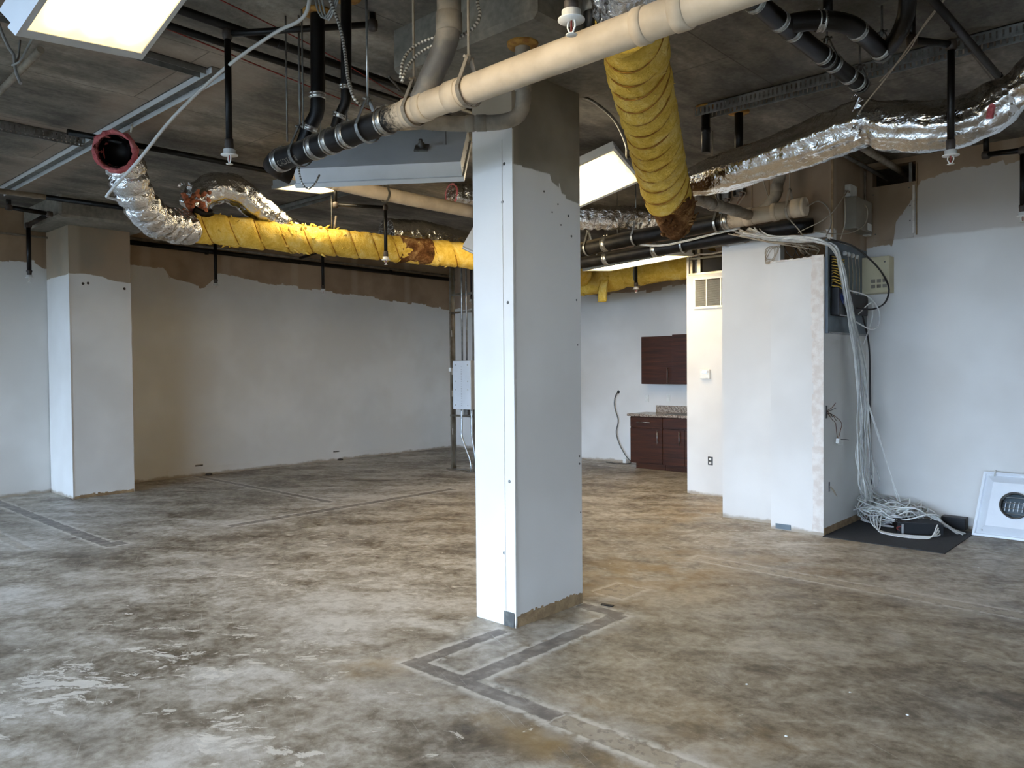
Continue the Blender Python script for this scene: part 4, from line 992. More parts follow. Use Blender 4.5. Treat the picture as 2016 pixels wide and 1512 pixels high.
# foil pieces behind
def foil_run(label, pts, r, amp=0.013, fold=0.0, mat='foil', seed=0.0, pink=None):
    root = thing('flexible_duct', label, 'duct', Vector(pts[0]) - Vector((0, 0, r)))
    MB().duct(pts, r, foil_disp(amp, fold, 0.1, seed, 0.01), 40, 0.02).build('foil_jacket', mat, root)
    if pink:
        c, ax = Vector(pts[0]), (Vector(pts[0]) - Vector(pts[1])).normalized()
        MB().lathe(c - ax * 0.015, [(r * 0.98, 0), (r * 1.02, 0.012), (r * 0.9, 0.02), (r * 0.8, 0.012)], 18, ax).build('insulation_rim', 'pink_wool', root)
    return root
foil_run('short dark foil duct lying behind the long yellow duct', [(-7.6, 6.05, 3.30), (-7.57, 6.68, 3.34), (-7.5, 7.3, 3.28), (-7.4, 7.9, 3.22)], 0.16, 0.012, 0.0, 'foil_smooth', 2.0)
foil_run('pink-ended foil duct stub over the beige pipe beside the pillar', [(-6.16, 5.80, 3.50), (-6.1, 6.2, 3.50), (-5.95, 6.9, 3.46)], 0.12, 0.02, 0.02, 'foil', 4.0, True)
foil_run('crumpled foil duct above the black drains in shadow', [(-5.18, 6.60, 3.22), (-5.08, 6.66, 3.22), (-4.92, 6.95, 3.23), (-4.72, 7.4, 3.27), (-4.55, 7.9, 3.3)], 0.12, 0.02, 0.012, 'foil', 6.0)

# thick yellow duct sagging from slab over the room, ending in a stained bundle
y2 = [(-2.09, 3.14, 3.27), (-2.17, 3.32, 3.26), (-2.39, 3.71, 3.22), (-2.61, 4.16, 3.15), (-2.86, 4.68, 3.03), (-2.97, 4.92, 2.95), (-3.04, 5.10, 2.88)]
r2 = lambda t: 0.142 + 0.012 * t
root = thing('wrapped_duct', 'thick yellow wrapped duct sagging past the pillar to a brown soaked end', 'duct', (-2.09, 3.14, 3.1))
MB().duct(y2, r2, wool_disp(0.165, 0.10, 0.012, 0.012, 9.0, 0.02, 0.034), 48, 0.016).build('wool_wrap', 'yellow_wool', root)
twine_loops(root, y2, lambda t: r2(t) + 0.028, 0.165, 0.10, 0.005)
fuzz(root, y2, 0.155, 60, 'yellow_wool', 0.03, seed=8)
end = [(-3.02, 5.05, 2.90), (-3.07, 5.20, 2.84), (-3.12, 5.33, 2.76), (-3.15, 5.42, 2.69)]
MB().duct(end, lambda t: 0.160 * (1 - 0.35 * t * t), wool_disp(0.5, 0.05, 0.032, 0.01, 2.0), 44, 0.012).build('soaked_end', 'stained_wool', root)
fuzz(root, end, 0.14, 40, 'stained_wool', 0.06, 'soaked_tufts', 5)
# dark foil collar where the duct meets the slab take-off
foil_run('crinkled foil take-off over the beige drain near the slab', [(-1.80, 2.72, 3.46), (-1.95, 2.92, 3.36), (-2.08, 3.12, 3.285)], 0.15, 0.02, 0.02, 'foil', 8.0)

# big sagging foil duct
fr_ = [(-3.12, 5.47, 3.05), (-2.91, 5.51, 3.08), (-2.48, 5.49, 3.12), (-2.09, 5.45, 3.16), (-1.75, 5.40, 3.20), (-1.53, 5.40, 3.14), (-1.27, 5.42, 3.09), (-1.06, 5.45, 3.12), (-0.93, 5.42, 3.18), (-0.72, 5.40, 3.28), (-0.45, 5.40, 3.42), (-0.1, 5.4, 3.5)]
root = thing('flexible_duct', 'big sagging foil duct tied up with twine toward the closet wall', 'duct', (-3.12, 5.47, 2.9))
def rf(t):
    k = 0.145 - 0.055 * math.exp(-(t / 0.05) ** 2)
    k -= 0.02 * math.exp(-((t - 0.47) / 0.015) ** 2) + 0.035 * math.exp(-((t - 0.735) / 0.02) ** 2)
    return k
MB().duct(fr_, rf, foil_disp(0.012, 0.0, 0.1, 1.0, 0.03), 52, 0.016).build('foil_jacket', 'foil_smooth', root)
for t, h in ((1.33, 0.16),):
    pass
MB().tube(catmull([(-0.99, 5.3, 3.05), (-0.98, 5.29, 3.1), (-0.97, 5.32, 3.15)], 0.02), 0.02, 8).build('pink_tear', 'pink_wool', root)
m = MB(); 
for k in range(9):
    x = -1.75 + 0.02 * math.sin(k * 2.1); z = 3.06 + k * 0.034; m.add([(x, 5.25, z), (x + 0.05, 5.255 - 0.02 * math.sin(k), z + 0.015), (x + 0.02, 5.245, z + 0.04)], [(0, 1, 2)])
m.build('tape_patch', 'foil', root)
tag(MB().tube(catmull([(-1.05, 4.8, CEIL - 0.004), (-1.24, 4.88, 3.53), (-1.33, 4.93, 3.46), (-1.5, 5.08, 3.36), (-1.68, 5.22, 3.26), (-1.8, 5.28, 3.14), (-2.0, 5.3, 3.08)], 0.03), 0.005, 6).build('support_twine', 'cable_tan'), 'pale twine tied round the sagging foil duct', 'twine')
tag(MB().tube(catmull([(-1.03, 4.78, CEIL - 0.004), (-1.22, 4.86, 3.55), (-1.34, 4.95, 3.44), (-1.55, 5.12, 3.36)], 0.03), 0.004, 6).build('support_twine', 'cable_tan'), 'second thin twine beside the foil duct tie', 'twine')

# kitchenette duct, a flap of insulation hanging off it
y3 = [(-7.9, 9.35, 2.82), (-7.36, 9.4, 2.855), (-6.8, 9.4, 2.89), (-6.16, 9.4, 2.94), (-5.6, 9.4, 2.98), (-4.95, 9.4, 3.02)]
root = thing('wrapped_duct', 'fat yellow wool duct over the kitchenette with a hanging flap', 'duct', (-7.9, 9.35, 2.6))
MB().duct(y3, lambda t: 0.165 + 0.02 * t, wool_disp(0.55, 0.06, 0.024, 0.015, 12.0, 0.03), 48, 0.022).build('wool_wrap', 'yellow_wool', root)
fuzz(root, y3, 0.175, 70, 'yellow_wool', 0.05, seed=21)
fl = MB(); vs = []; fs = []; nx, nzz = 8, 16
for j in range(nzz + 1):
    t = j / nzz; cy = 9.2 - 0.05 * math.sin(t * 2.2) - (0.05 * (t - 0.85) / 0.15 if t > 0.85 else 0); cz = 2.86 - 0.36 * t + (0.04 * max(0, t - 0.85) / 0.15)
    for side in (0, 1):
        for i in range(nx + 1):
            u = i / nx - 0.5; wv = 0.155 * (0.88 + 0.14 * t)
            p = Vector((-6.55 + u * wv + 0.012 * noise.noise(Vector((t * 4, side, 3))), cy + (0.03 if side else -0.03) * (1 - (2 * u) ** 4 * 0.7) + 0.01 * noise.noise(Vector((u * 5, t * 6, side))), cz + 0.012 * noise.noise(Vector((u * 7, side, t)))))
            vs.append(p)
row = 2 * (nx + 1)
for j in range(nzz):
    for side in (0, 1):
        for i in range(nx):
            a = j * row + side * (nx + 1) + i; q = (a, a + 1, a + row + 1, a + row); fs.append(q if side == 0 else q[::-1])
    for e in (0, nx):
        a = j * row + e; b = a + nx + 1; fs.append((a, a + row, b + row, b))
for j in (0, nzz): fs += [(j * row + i, j * row + i + 1, j * row + nx + 2 + i, j * row + nx + 1 + i) for i in range(nx)]
fl.add(vs, fs, True); fl.build('hanging_flap', 'yellow_wool', root)
sl = []
for k in range(30):
    a = 2 * PI * k / 30; sl.append(Vector((-6.05 + 0.03 * math.sin(a), 9.4 + 0.19 * math.cos(a), 2.95 + 0.19 * math.sin(a))))
m = MB()
for k in range(30):
    a, b = sl[k], sl[(k + 1) % 30]; m.obox(a - Vector((0.012, 0, 0)), b - a, (0.024, 0, 0), (a - Vector((-6.05, 9.4, 2.95))).normalized() * 0.004)
m.build('metal_strap', 'track', root)

# ================================================================ kitchenette
def bar_handle(parent, a, b, off):
    a, b, off = Vector(a), Vector(b), Vector(off); d = (b - a).normalized(); m = MB()
    m.tube([a + off, b + off], 0.006, 8)
    for p in (a + d * 0.03, b - d * 0.03): m.tube([p, p + off], 0.004, 6)
    return m.build('handle', 'bright_band', parent)
YFc = 10.22; FY = Vector((0, -0.03, 0))
b1 = thing('base_cabinet', 'dark brown drawer base cabinet at the counter\'s free end', 'cabinet', (-6.5, 10.5, 0), 'kitchenette cabinets')
MB().box((-6.80, YFc + 0.02, 0.09), (-6.215, 10.775, 0.825)).build('body', 'wood', b1)
MB().box((-6.74, YFc + 0.08, 0), (-6.215, 10.775, 0.09)).build('toe_kick', 'wood', b1)
dr = MB().rbox((-6.795, YFc, 0.655), (-6.222, YFc + 0.02, 0.815), 0.003).build('drawer', 'wood', b1)
bar_handle(dr, (-6.66, YFc, 0.735), (-6.42, YFc, 0.735), FY)
dd = MB().rbox((-6.795, YFc, 0.10), (-6.222, YFc + 0.02, 0.645), 0.003).build('door', 'wood', b1)
bar_handle(dd, (-6.29, YFc, 0.41), (-6.29, YFc, 0.62), FY)
b2 = thing('base_cabinet', 'dark brown sink base cabinet running behind the grille wall', 'cabinet', (-5.85, 10.5, 0), 'kitchenette cabinets')
MB().box((-6.205, YFc + 0.02, 0.09), (-5.2, 10.775, 0.825)).build('body', 'wood', b2)
MB().box((-6.205, YFc + 0.08, 0), (-5.2, 10.775, 0.09)).build('toe_kick', 'wood', b2)
MB().rbox((-6.205, YFc, 0.655), (-5.2, YFc + 0.02, 0.815), 0.003).build('false_front', 'wood', b2)
for x0, x1, hx in ((-6.205, -5.84, -5.91), (-5.832, -5.2, -5.76)):
    dd = MB().rbox((x0, YFc, 0.10), (x1, YFc + 0.02, 0.645), 0.003).build('door', 'wood', b2)
    bar_handle(dd, (hx, YFc, 0.41), (hx, YFc, 0.62), FY)
ct = thing('countertop', 'speckled granite countertop with short splash over the base cabinets', 'countertop', (-6.0, 10.5, 0.825))
MB().rbox((-6.84, YFc - 0.03, 0.826), (-4.95, 10.775, 0.862), 0.006).build('slab', 'granite', ct)
MB().rbox((-6.66, 10.755, 0.862), (-4.95, 10.775, 0.975), 0.003).build('splash', 'granite', ct)
MB().rbox((-6.25, 10.3, 0.855), (-5.6, 10.66, 0.866), 0.004).build('sink_rim', 'dull_steel', ct)
u1 = thing('wall_cabinet', 'dark brown single-door wall cabinet at the exposed end', 'cabinet', (-6.45, 10.6, 1.325), 'kitchenette cabinets')
MB().box((-6.73, 10.46, 1.325), (-6.165, 10.775, 2.075)).build('body', 'wood', u1)
dd = MB().rbox((-6.728, 10.44, 1.327), (-6.168, 10.46, 2.073), 0.003).build('door', 'wood', u1)
bar_handle(dd, (-6.24, 10.44, 1.345), (-6.24, 10.44, 1.585), FY)
u2 = thing('wall_cabinet', 'slightly taller dark brown wall cabinet running behind the grille wall', 'cabinet', (-5.7, 10.6, 1.325), 'kitchenette cabinets')
MB().box((-6.16, 10.44, 1.325), (-5.2, 10.775, 2.092)).build('body', 'wood', u2)
for x0, x1 in ((-6.158, -5.68), (-5.675, -5.2)): MB().rbox((x0, 10.42, 1.327), (x1, 10.44, 2.09), 0.003).build('door', 'wood', u2)

def outlet(label, x, y, z, plate=True, name='wall_outlet'):
    r = thing(name, label, 'outlet', (x, y, z))
    if plate: MB().rbox((x - 0.036, y - 0.008, z - 0.058), (x + 0.036, y, z + 0.058), 0.003).build('plate', 'white_plastic', r)
    else:                           # steel box set into the hole in the board
        m = MB().box((x - 0.034, y + 0.05, z - 0.052), (x + 0.034, y + 0.053, z + 0.052))
        for sg in (-1, 1): m.box((x + sg * 0.0325 - 0.0015, y, z - 0.052), (x + sg * 0.0325 + 0.0015, y + 0.05, z + 0.052)); m.box((x - 0.031, y, z + sg * 0.0505 - 0.0015), (x + 0.031, y + 0.05, z + sg * 0.0505 + 0.0015))
        m.build('open_box', 'dull_steel', r)
    for s in (-1, 1): MB().rbox((x - 0.016, y - 0.013, z + s * 0.024 - 0.016), (x + 0.016, y - 0.004, z + s * 0.024 + 0.016), 0.004).build('socket', 'white_plastic', r)
    return r
outlet('white switch plate on the wall left bare by the counter end'.replace('left bare by', 'beside'), -6.84, 10.78, 1.08)
outlet('white outlet plate above the granite splash', -6.44, 10.78, 1.10)
outlet('uncovered white outlet in its dark box low on the grille wall', -4.58, 8.65, 0.43, False)
ts = thing('thermostat', 'white thermostat with small lit screen on the grille wall', 'thermostat', (-4.64, 8.64, 1.44))
MB().rbox((-4.705, 8.622, 1.445), (-4.575, 8.65, 1.56), 0.006).build('case', 'white_plastic', ts)
MB().box((-4.675, 8.620, 1.51), (-4.615, 8.6225, 1.545)).build('screen', 'bright_band', ts)
for k in range(3): MB().box((-4.60, 8.6205, 1.50 + k * 0.016), (-4.59, 8.6225, 1.508 + k * 0.016)).build('button', 'fixture_back', ts)
# return grille
vg = thing('return_grille', 'white louvred return air grille high on the stub wall', 'grille', (-4.5, 8.64, 2.31))
gx0, gx1, gz0, gz1 = -4.80, -4.22, 2.31, 2.70
m = MB(); m.rbox((gx0, 8.632, gz0), (gx1, 8.65, gz0 + 0.03), 0.003); m.rbox((gx0, 8.632, gz1 - 0.03), (gx1, 8.65, gz1), 0.003); m.rbox((gx0, 8.632, gz0 + 0.03), (gx0 + 0.03, 8.65, gz1 - 0.03), 0.003); m.rbox((gx1 - 0.03, 8.632, gz0 + 0.03), (gx1, 8.65, gz1 - 0.03), 0.003)
m.build('frame', 'white_plastic', vg)
for k in (1, 2): x = gx0 + (gx1 - gx0) * k / 3.0 - 0.02; MB().box((x, 8.634, gz0 + 0.03), (x + 0.014, 8.65, gz1 - 0.03)).build('mullion', 'white_plastic', vg)
for k in range(24):
    z = gz0 + 0.035 + k * (gz1 - gz0 - 0.07) / 24
    MB().obox((gx0 + 0.03, 8.636, z), (gx1 - gx0 - 0.06, 0, 0), (0, 0.012, 0.004), (0, 0.001, -0.0015)).build('louvre', 'white_plastic', vg)
# cable trailing out of the kitchenette wall
wh = thing('wall_cable', 'grey cable hanging from a hole in the kitchenette wall', 'cable', (-7.3, 10.7, 0))
MB().tube(catmull([(-7.40, 10.79, 1.18), (-7.40, 10.75, 1.17), (-7.45, 10.745, 1.08), (-7.46, 10.75, 0.92), (-7.39, 10.75, 0.7), (-7.43, 10.75, 0.5), (-7.36, 10.74, 0.3), (-7.22, 10.72, 0.12), (-7.08, 10.66, 0.02), (-7.2, 10.5, 0.012), (-7.5, 10.55, 0.012)], 0.03), 0.009, 6).build('cord', 'dull_steel', wh)
MB().lathe((-7.40, 10.781, 1.18), [(0.03, 0), (0.026, 0.003)], 10, (0, -1, 0)).build('hole_grommet', 'cable_black', wh)
tag(MB().rbox((-7.26, 10.69, 0.0), (-7.2, 10.74, 0.075), 0.004).build('floor_box', 'white_plastic'), 'small white box on floor by the kitchenette wall cable', 'box')

# ================================================================ studs and panel board
sf = thing('stud_frame', 'bare galvanised stud frame carrying the grey panel board', 'stud frame', (-8.5, 8.36, 0))
def cstud(x, y, z0, z1, d=1):
    m = box_with_holes(MB(), 'x', x, x + 0.002, y - 0.045, y + 0.045, z0, z1, [(y - 0.012, y + 0.012, z, z + 0.1) for z in (2.1, 1.5, 1.15, 0.55)]); m.box((x, y - 0.045, z0), (x + 0.035 * d, y - 0.043, z1)); m.box((x, y + 0.043, z0), (x + 0.035 * d, y + 0.045, z1))
    return m
cstud(-8.90, 8.36, 0, CEIL - 0.004).build('stud', 'stud', sf)
cstud(-8.36, 8.36, 0, CEIL, -1).build('stud', 'stud', sf)
for z in (2.74, 2.46, 0.84): MB().box((-8.93, 8.335, z), (-7.9, 8.375, z + 0.03)).build('cross_channel', 'stud', sf)
MB().box((-9.0, 8.31, 0), (-7.8, 8.41, 0.012)).build('floor_track', 'stud', sf)
MB().rbox((-8.91, 8.3, 1.55), (-8.86, 8.33, 1.61), 0.003).build('clip', 'white_plastic', sf)
pb = thing('panel_board', 'grey blank electrical panel board screwed to the stud frame', 'electrical panel', (-8.53, 8.28, 0.96))
MB().rbox((-8.73, 8.22, 0.965), (-8.33, 8.32, 1.715), 0.005).build('cabinet', 'fixture_back', pb)
MB().rbox((-8.725, 8.212, 0.97), (-8.335, 8.222, 1.71), 0.003).build('cover', 'fixture', pb)
for x in (-8.67, -8.4):
    for z in (1.03, 1.27, 1.40, 1.65): MB().lathe((x, 8.212, z), [(0.011, 0), (0.009, 0.006)], 8, (0, -1, 0)).build('screw', 'bright_band', pb)
m = MB()
for k in range(24): m.box((-8.545, 8.2105, 1.03 + k * 0.026), (-8.52, 8.2125, 1.036 + k * 0.026))
m.build('breaker_legend', 'fixture_back', pb)
for i, (x, l) in enumerate(((-8.57, 'steel conduit rising from the panel board, by the stud'), (-8.47, 'steel conduit rising from the panel board, by the pillar'))):
    tag(MB().tube([(x, 8.27, 1.715), (x, 8.27, CEIL - 0.004)], 0.014, 10).build('conduit', 'steel'), l, 'conduit')
tag(MB().tube(catmull([(-8.60, 8.27, 0.965), (-8.60, 8.27, 0.7), (-8.60, 8.27, 0.55), (-8.52, 8.27, 0.38), (-8.43, 8.27, 0.22), (-8.40, 8.27, 0.1), (-8.40, 8.27, 0.012)], 0.03), 0.014, 10).build('conduit', 'steel'), 'bent steel conduit below the panel board', 'conduit')
tag(MB().tube(catmull([(-8.38, 8.27, 0.965), (-8.38, 8.27, 0.6), (-8.34, 8.27, 0.4), (-8.3, 8.27, 0.2), (-8.3, 8.27, 0.012)], 0.03), 0.014, 10).build('conduit', 'steel'), 'second bent conduit below the panel board, nearer the pillar'.replace(', nearer the pillar', ' beside the pillar'), 'conduit')
tag(MB().rbox((-8.53, 8.24, 0.88), (-8.44, 8.30, 0.962), 0.004).build('junction_box', 'dull_steel'), 'small steel junction box under the panel board', 'junction box')

# ================================================================ closet side: telecom enclosure and boxes
te = thing('telecom_enclosure', 'open blue-grey telecom enclosure crowded with wiring on the closet side', 'enclosure', (-2.66, 7.85, 1.9))
MB().box((-2.688, 7.31, 1.9), (-2.68, 8.45, 2.78)).build('back_plate', 'panel_blue', te)
m = MB(); m.box((-2.68, 7.31, 1.9), (-2.665, 7.345, 2.78)); m.build('side_lip', 'panel_blue', te)
MB().box((-2.68, 7.345, 1.9), (-2.66, 8.45, 1.915)).build('bottom_lip', 'fixture_back', te)
MB().rbox((-2.68, 7.40, 2.34), (-2.655, 7.62, 2.64), 0.004).build('patch_block', 'black_plastic', te)
MB().rbox((-2.68, 7.42, 2.07), (-2.6, 7.78, 2.33), 0.006).build('router', 'black_plastic', te)
MB().rbox((-2.68, 7.80, 2.10), (-2.62, 8.3, 2.30), 0.006).build('power_strip', 'black_plastic', te)
MB().box((-2.6, 7.44, 2.065), (-2.598, 7.78, 2.075)).build('router_edge', 'bright_band', te)
for k in range(6): MB().box((-2.598, 7.63, 2.16 + k * 0.028), (-2.594, 7.665, 2.178 + k * 0.028)).build('port', 'white_plastic', te)
for y in (7.77, 7.87, 7.99, 8.12): MB().lathe((-2.68, y, 2.69), [(0.022, 0), (0.022, 0.02), (0.012, 0.03)], 10, (1, 0, 0)).build('cable_ring', 'white_plastic', te)
for k in range(11):
    z = 2.62 - k * 0.027; s = random.uniform(-0.01, 0.01)
    tag(MB().tube(catmull([(-2.655, 7.39, z), (-2.63, 7.37, z + s), (-2.605, 7.42, z - 0.012), (-2.60, 7.52, z - 0.02 + s), (-2.62, 7.62, z - 0.005), (-2.652, 7.66, z)], 0.02), 0.0045, 6).build('patch_cable', 'cable_yellow'), 'yellow patch lead looping across the telecom enclosure', 'cable', 'yellow patch leads in the enclosure')
for k in range(3):
    tag(MB().tube(catmull([(-2.65, 7.43 + k * 0.03, 2.36), (-2.61, 7.44 + k * 0.03, 2.3), (-2.595, 7.47 + k * 0.03, 2.22), (-2.60, 7.55, 2.18 + k * 0.02), (-2.594, 7.64, 2.2 + k * 0.03)], 0.02), 0.005, 6).build('patch_cable', 'cable_blue'), 'blue patch lead below the yellow leads in the enclosure', 'cable', 'blue patch leads in the enclosure')
for k, y in enumerate((7.8, 7.9, 8.0, 8.1)):
    tag(MB().tube(catmull([(-2.65, y, 2.69), (-2.64, y + 0.01, 2.5), (-2.645, y + 0.02, 2.32), (-2.63, y + 0.01, 2.12)], 0.04), 0.004, 6).build('wall_cable', 'cable_tan'), 'straight grey lead dropping from a cable ring in the enclosure', 'cable', 'leads below the cable rings')
# cream box
cb = thing('power_supply_box', 'cream vented metal box on the white wall beside the enclosure', 'metal box', (-2.54, 8.4, 2.3))
MB().rbox((-2.685, 8.31, 2.33), (-2.42, 8.47, 2.70), 0.006).build('case', 'cream', cb)
MB().rbox((-2.68, 8.302, 2.335), (-2.425, 8.312, 2.695), 0.004).build('cover', 'cream', cb)
for k in range(6): MB().box((-2.59 + (k % 3) * 0.055, 8.3005, 2.38 + (k // 3) * 0.055), (-2.55 + (k % 3) * 0.055, 8.303, 2.415 + (k // 3) * 0.055)).build('vent_patch', 'putty', cb)
MB().lathe((-2.46, 8.302, 2.64), [(0.009, 0), (0.008, 0.004)], 8, (0, -1, 0)).build('lock', 'dull_steel', cb)
gb = thing('control_box', 'putty grey steel box high on the closet side', 'metal box', (-2.64, 8.06, 2.9))
MB().rbox((-2.688, 7.80, 2.93), (-2.57, 8.28, 3.24), 0.006).build('case', 'putty', gb)
MB().box((-2.5695, 8.12, 2.95), (-2.568, 8.25, 3.02)).build('rating_label', 'white_plastic', gb)
tag(MB().rbox((-2.688, 7.82, 3.25), (-2.63, 8.0, 3.37), 0.006).build('alarm_box', 'white_plastic'), 'small white box sitting atop the putty grey steel box', 'box')
rc = thing('raceway_box', 'slim white raceway box beside the putty grey steel box', 'box', (-2.66, 8.4, 2.93))
MB().rbox((-2.688, 8.34, 2.93), (-2.63, 8.44, 3.16), 0.006).build('case', 'white_plastic', rc)
MB().box((-2.687, 8.375, 3.16), (-2.67, 8.40, 3.6)).build('riser_channel', 'dim_pvc', rc)
MB().lathe((-2.63, 8.40, 2.97), [(0.006, 0), (0.006, 0.004)], 8, (1, 0, 0)).build('screw', 'dull_steel', rc)
# loose white wires round the boxes
def cable(label, pts, r, mat, group=None, cat='cable', name='loose_cable', step=0.03):
    return tag(MB().tube(catmull(pts, step), r, 6, uv=(mat == 'armoured')).build(name, mat), label, cat, group)
cable('pale wire bowing from the small white box to the bundle, outer loop', [(-2.63, 7.98, 3.26), (-2.55, 8.05, 3.15), (-2.55, 8.0, 3.0), (-2.58, 7.8, 2.9), (-2.62, 7.5, 2.84), (-2.75, 7.2, 2.84)], 0.005, 'cable_tan')
cable('pale wire from the small white box hugging the corner', [(-2.64, 7.84, 3.29), (-2.62, 7.7, 3.28), (-2.6, 7.55, 3.2), (-2.66, 7.3, 2.98), (-2.9, 7.2, 2.85)], 0.005, 'cable_tan')
cable('pale wire dropping straight down the closet corner', [(-2.64, 7.85, 3.28), (-2.62, 7.62, 3.26), (-2.6, 7.58, 3.1), (-2.61, 7.6, 2.95), (-2.63, 7.55, 2.8)], 0.005, 'cable_tan')
cable('pale wire looping over the beige drain cap', [(-2.82, 7.2, 3.08), (-2.72, 7.22, 3.12), (-2.64, 7.25, 3.05), (-2.63, 7.3, 2.92), (-2.66, 7.26, 2.8)], 0.006, 'dim_pvc')
cable('thick black cable arching from the closet top over the cream box', [(-2.62, 7.25, 2.76), (-2.52, 7.55, 2.72), (-2.47, 7.9, 2.62), (-2.44, 8.18, 2.50), (-2.42, 8.30, 2.36), (-2.44, 8.24, 2.22), (-2.5, 8.05, 2.15), (-2.6, 7.9, 2.16)], 0.009, 'cable_black')
cable('white cable drooping in a loop below the cream box', [(-2.60, 7.66, 2.32), (-2.5, 7.9, 2.27), (-2.46, 8.1, 2.15), (-2.46, 8.12, 2.0), (-2.5, 8.0, 1.95), (-2.58, 7.82, 2.02)], 0.007, 'cable_white')
cable('short white cable hooked under the cream box', [(-2.6, 7.95, 2.1), (-2.52, 8.0, 2.2), (-2.5, 8.06, 2.2), (-2.52, 8.1, 2.05), (-2.6, 8.1, 1.8)], 0.006, 'cable_white')
cable('black cable following the inside corner down to the floor', [(-2.64, 8.2, 2.1), (-2.62, 8.33, 1.8), (-2.63, 8.4, 1.3), (-2.63, 8.4, 0.7), (-2.6, 8.38, 0.3), (-2.5, 8.3, 0.06)], 0.009, 'cable_black')

# bundle of network cables: over the closet top, down its side and into a heap on the mat
rnd = random.Random(12)
LBL = 'white network cable of the thick bundle falling from closet top to floor'
for k in range(22):
    j = lambda s: rnd.uniform(-s, s)
    sx = rnd.uniform(0, 1); sp = rnd.uniform(-1.5, 1.5)
    path = [(-3.42 + j(0.12), 7.22 + j(0.05), 2.93 + j(0.03)), (-3.18 + j(0.03), 7.22 + j(0.03), 2.84 + j(0.025)), (-2.95, 7.23 + j(0.02), 2.80 + j(0.03)), (-2.72, 7.22 + j(0.02), 2.755 + j(0.02)),
            (-2.61 + j(0.02), 7.32 + j(0.02), 2.69 + j(0.02)), (-2.585 + j(0.02), 7.45 + sp * 0.025, 2.5), (-2.58 + j(0.02), 7.58 + sp * 0.04, 2.22), (-2.58 + j(0.02), 7.77 + sp * 0.05, 1.93),
            (-2.57 + j(0.02), 7.92 + sp * 0.075 + j(0.03), 1.5 + j(0.05)), (-2.56 + j(0.03), 7.99 + sp * 0.09 + j(0.04), 1.02 + j(0.05)), (-2.55 + j(0.04), 7.96 + sp * 0.12 + j(0.04), 0.66 + j(0.05)), (-2.53 + j(0.05), 8.0 + sp * 0.11 + j(0.05), 0.36 + j(0.04))]
    cx, cy = -2.36 + j(0.12), 8.19 + j(0.06); R = 0.14 + 0.12 * rnd.random(); a0 = PI + j(0.5); turns = rnd.uniform(0.8, 1.9); n = int(turns * 9)
    for i in range(n):
        a = a0 + i * 2 * PI / 9 * (1 if k % 2 else -1)
        path.append((max(-2.64, cx + R * 1.05 * math.cos(a) + j(0.02)), min(8.44, cy + R * 0.7 * math.sin(a) + j(0.02)), max(0.025, 0.20 - 0.18 * i / n + 0.08 * math.sin(a * 1.3 + k) + j(0.02))))
    if k % 3 == 0: path += [(-2.05 + j(0.05), 8.16 + j(0.05), 0.16), (-1.88, 8.14 + j(0.04), 0.06 + rnd.random() * 0.05), (-1.72 + j(0.03), 8.08 + j(0.04), 0.02)]
    cable(LBL, path, 0.0068, 'cable_white' if k % 3 else 'cable_grey', 'network cable bundle', step=0.05)
LB2 = 'white cable loop in the heap of coils around the black box'
for k in range(14):
    j = lambda s: rnd.uniform(-s, s)
    cx, cy = -2.36 + j(0.16), 8.16 + j(0.1); R = 0.13 + 0.15 * rnd.random(); tilt = j(0.45) + 0.3; n = 16
    P = []
    for i in range(n):
        a = 2 * PI * i / n; P.append((max(-2.65, cx + R * 1.15 * math.cos(a)), min(8.44, cy + R * 0.75 * math.sin(a)), max(0.02, 0.13 + 0.03 * rnd.random() + R * tilt * math.sin(a + k) + 0.03 * math.sin(3 * a + k))))
    tag(MB().tube(catmull(P, 0.04, True), 0.0068, 6, closed=True).build('coiled_cable', 'cable_white' if k % 3 else 'cable_grey'), LB2, 'cable', 'coils in the cable heap')
LB3 = 'white cable sweeping in a wide arc in front of the black box'
for k in range(4):
    o = k * 0.034
    cable(LB3, [(-2.42, 8.2, 0.2 - o), (-2.5 + o, 8.02, 0.14), (-2.44 + o, 7.86 - o, 0.05), (-2.3, 7.75 - o, 0.012 + 0.004 * k), (-2.08, 7.74 - o, 0.012), (-1.9, 7.82 - o, 0.014), (-1.86, 7.92 - o, 0.02 + o), (-1.92, 8.02, 0.03)], 0.006, 'cable_white', 'front arcs of the cable heap')
for k in range(2):
    cable('white strand leaning away from the bundle to the heap', [(-2.56, 8.02 + 0.02 * k, 1.3), (-2.48 + 0.01 * k, 8.1, 0.95), (-2.38, 8.18, 0.55), (-2.28 + 0.03 * k, 8.2, 0.15)], 0.0055, 'cable_white', 'strands leaning off the bundle')
# cables over the closet top, spilling from the hole
LB4 = 'dusty tan cable spilling from the hole in the closet top'
for k in range(14):
    j = lambda s: rnd.uniform(-s, s)
    cable(LB4, [(-3.5 + j(0.15), 7.25 + j(0.04), 2.95 + j(0.03)), (-3.2, 7.24 + j(0.04), 2.83 + j(0.04)), (-3.0 + j(0.05), 7.28 + j(0.04), 2.79 + j(0.04)), (-2.88 + j(0.08), 7.42, 2.72 + j(0.05)), (-2.9 + j(0.1), 7.62, 2.7 + j(0.05))], 0.006, 'cable_tan', 'cables in the closet top hole')
for k in range(4):
    P = [(-3.3 + 0.012 * k + 0.05 * math.cos(a) * (1 + k * 0.15), 7.48 - 0.008 * k, 2.73 - 0.008 * k + 0.07 * math.sin(a + 0.3 * k) * (1 + k * 0.1) + 0.006 * math.sin(3 * a + k)) for a in [2 * PI * i / 12 for i in range(12)]]
    tag(MB().tube(catmull(P, 0.02, True), 0.0034, 6, closed=True).build('coiled_cable', 'cable_tan'), 'tan cable coil tied up on the closet front', 'cable', 'small coil on the closet front')
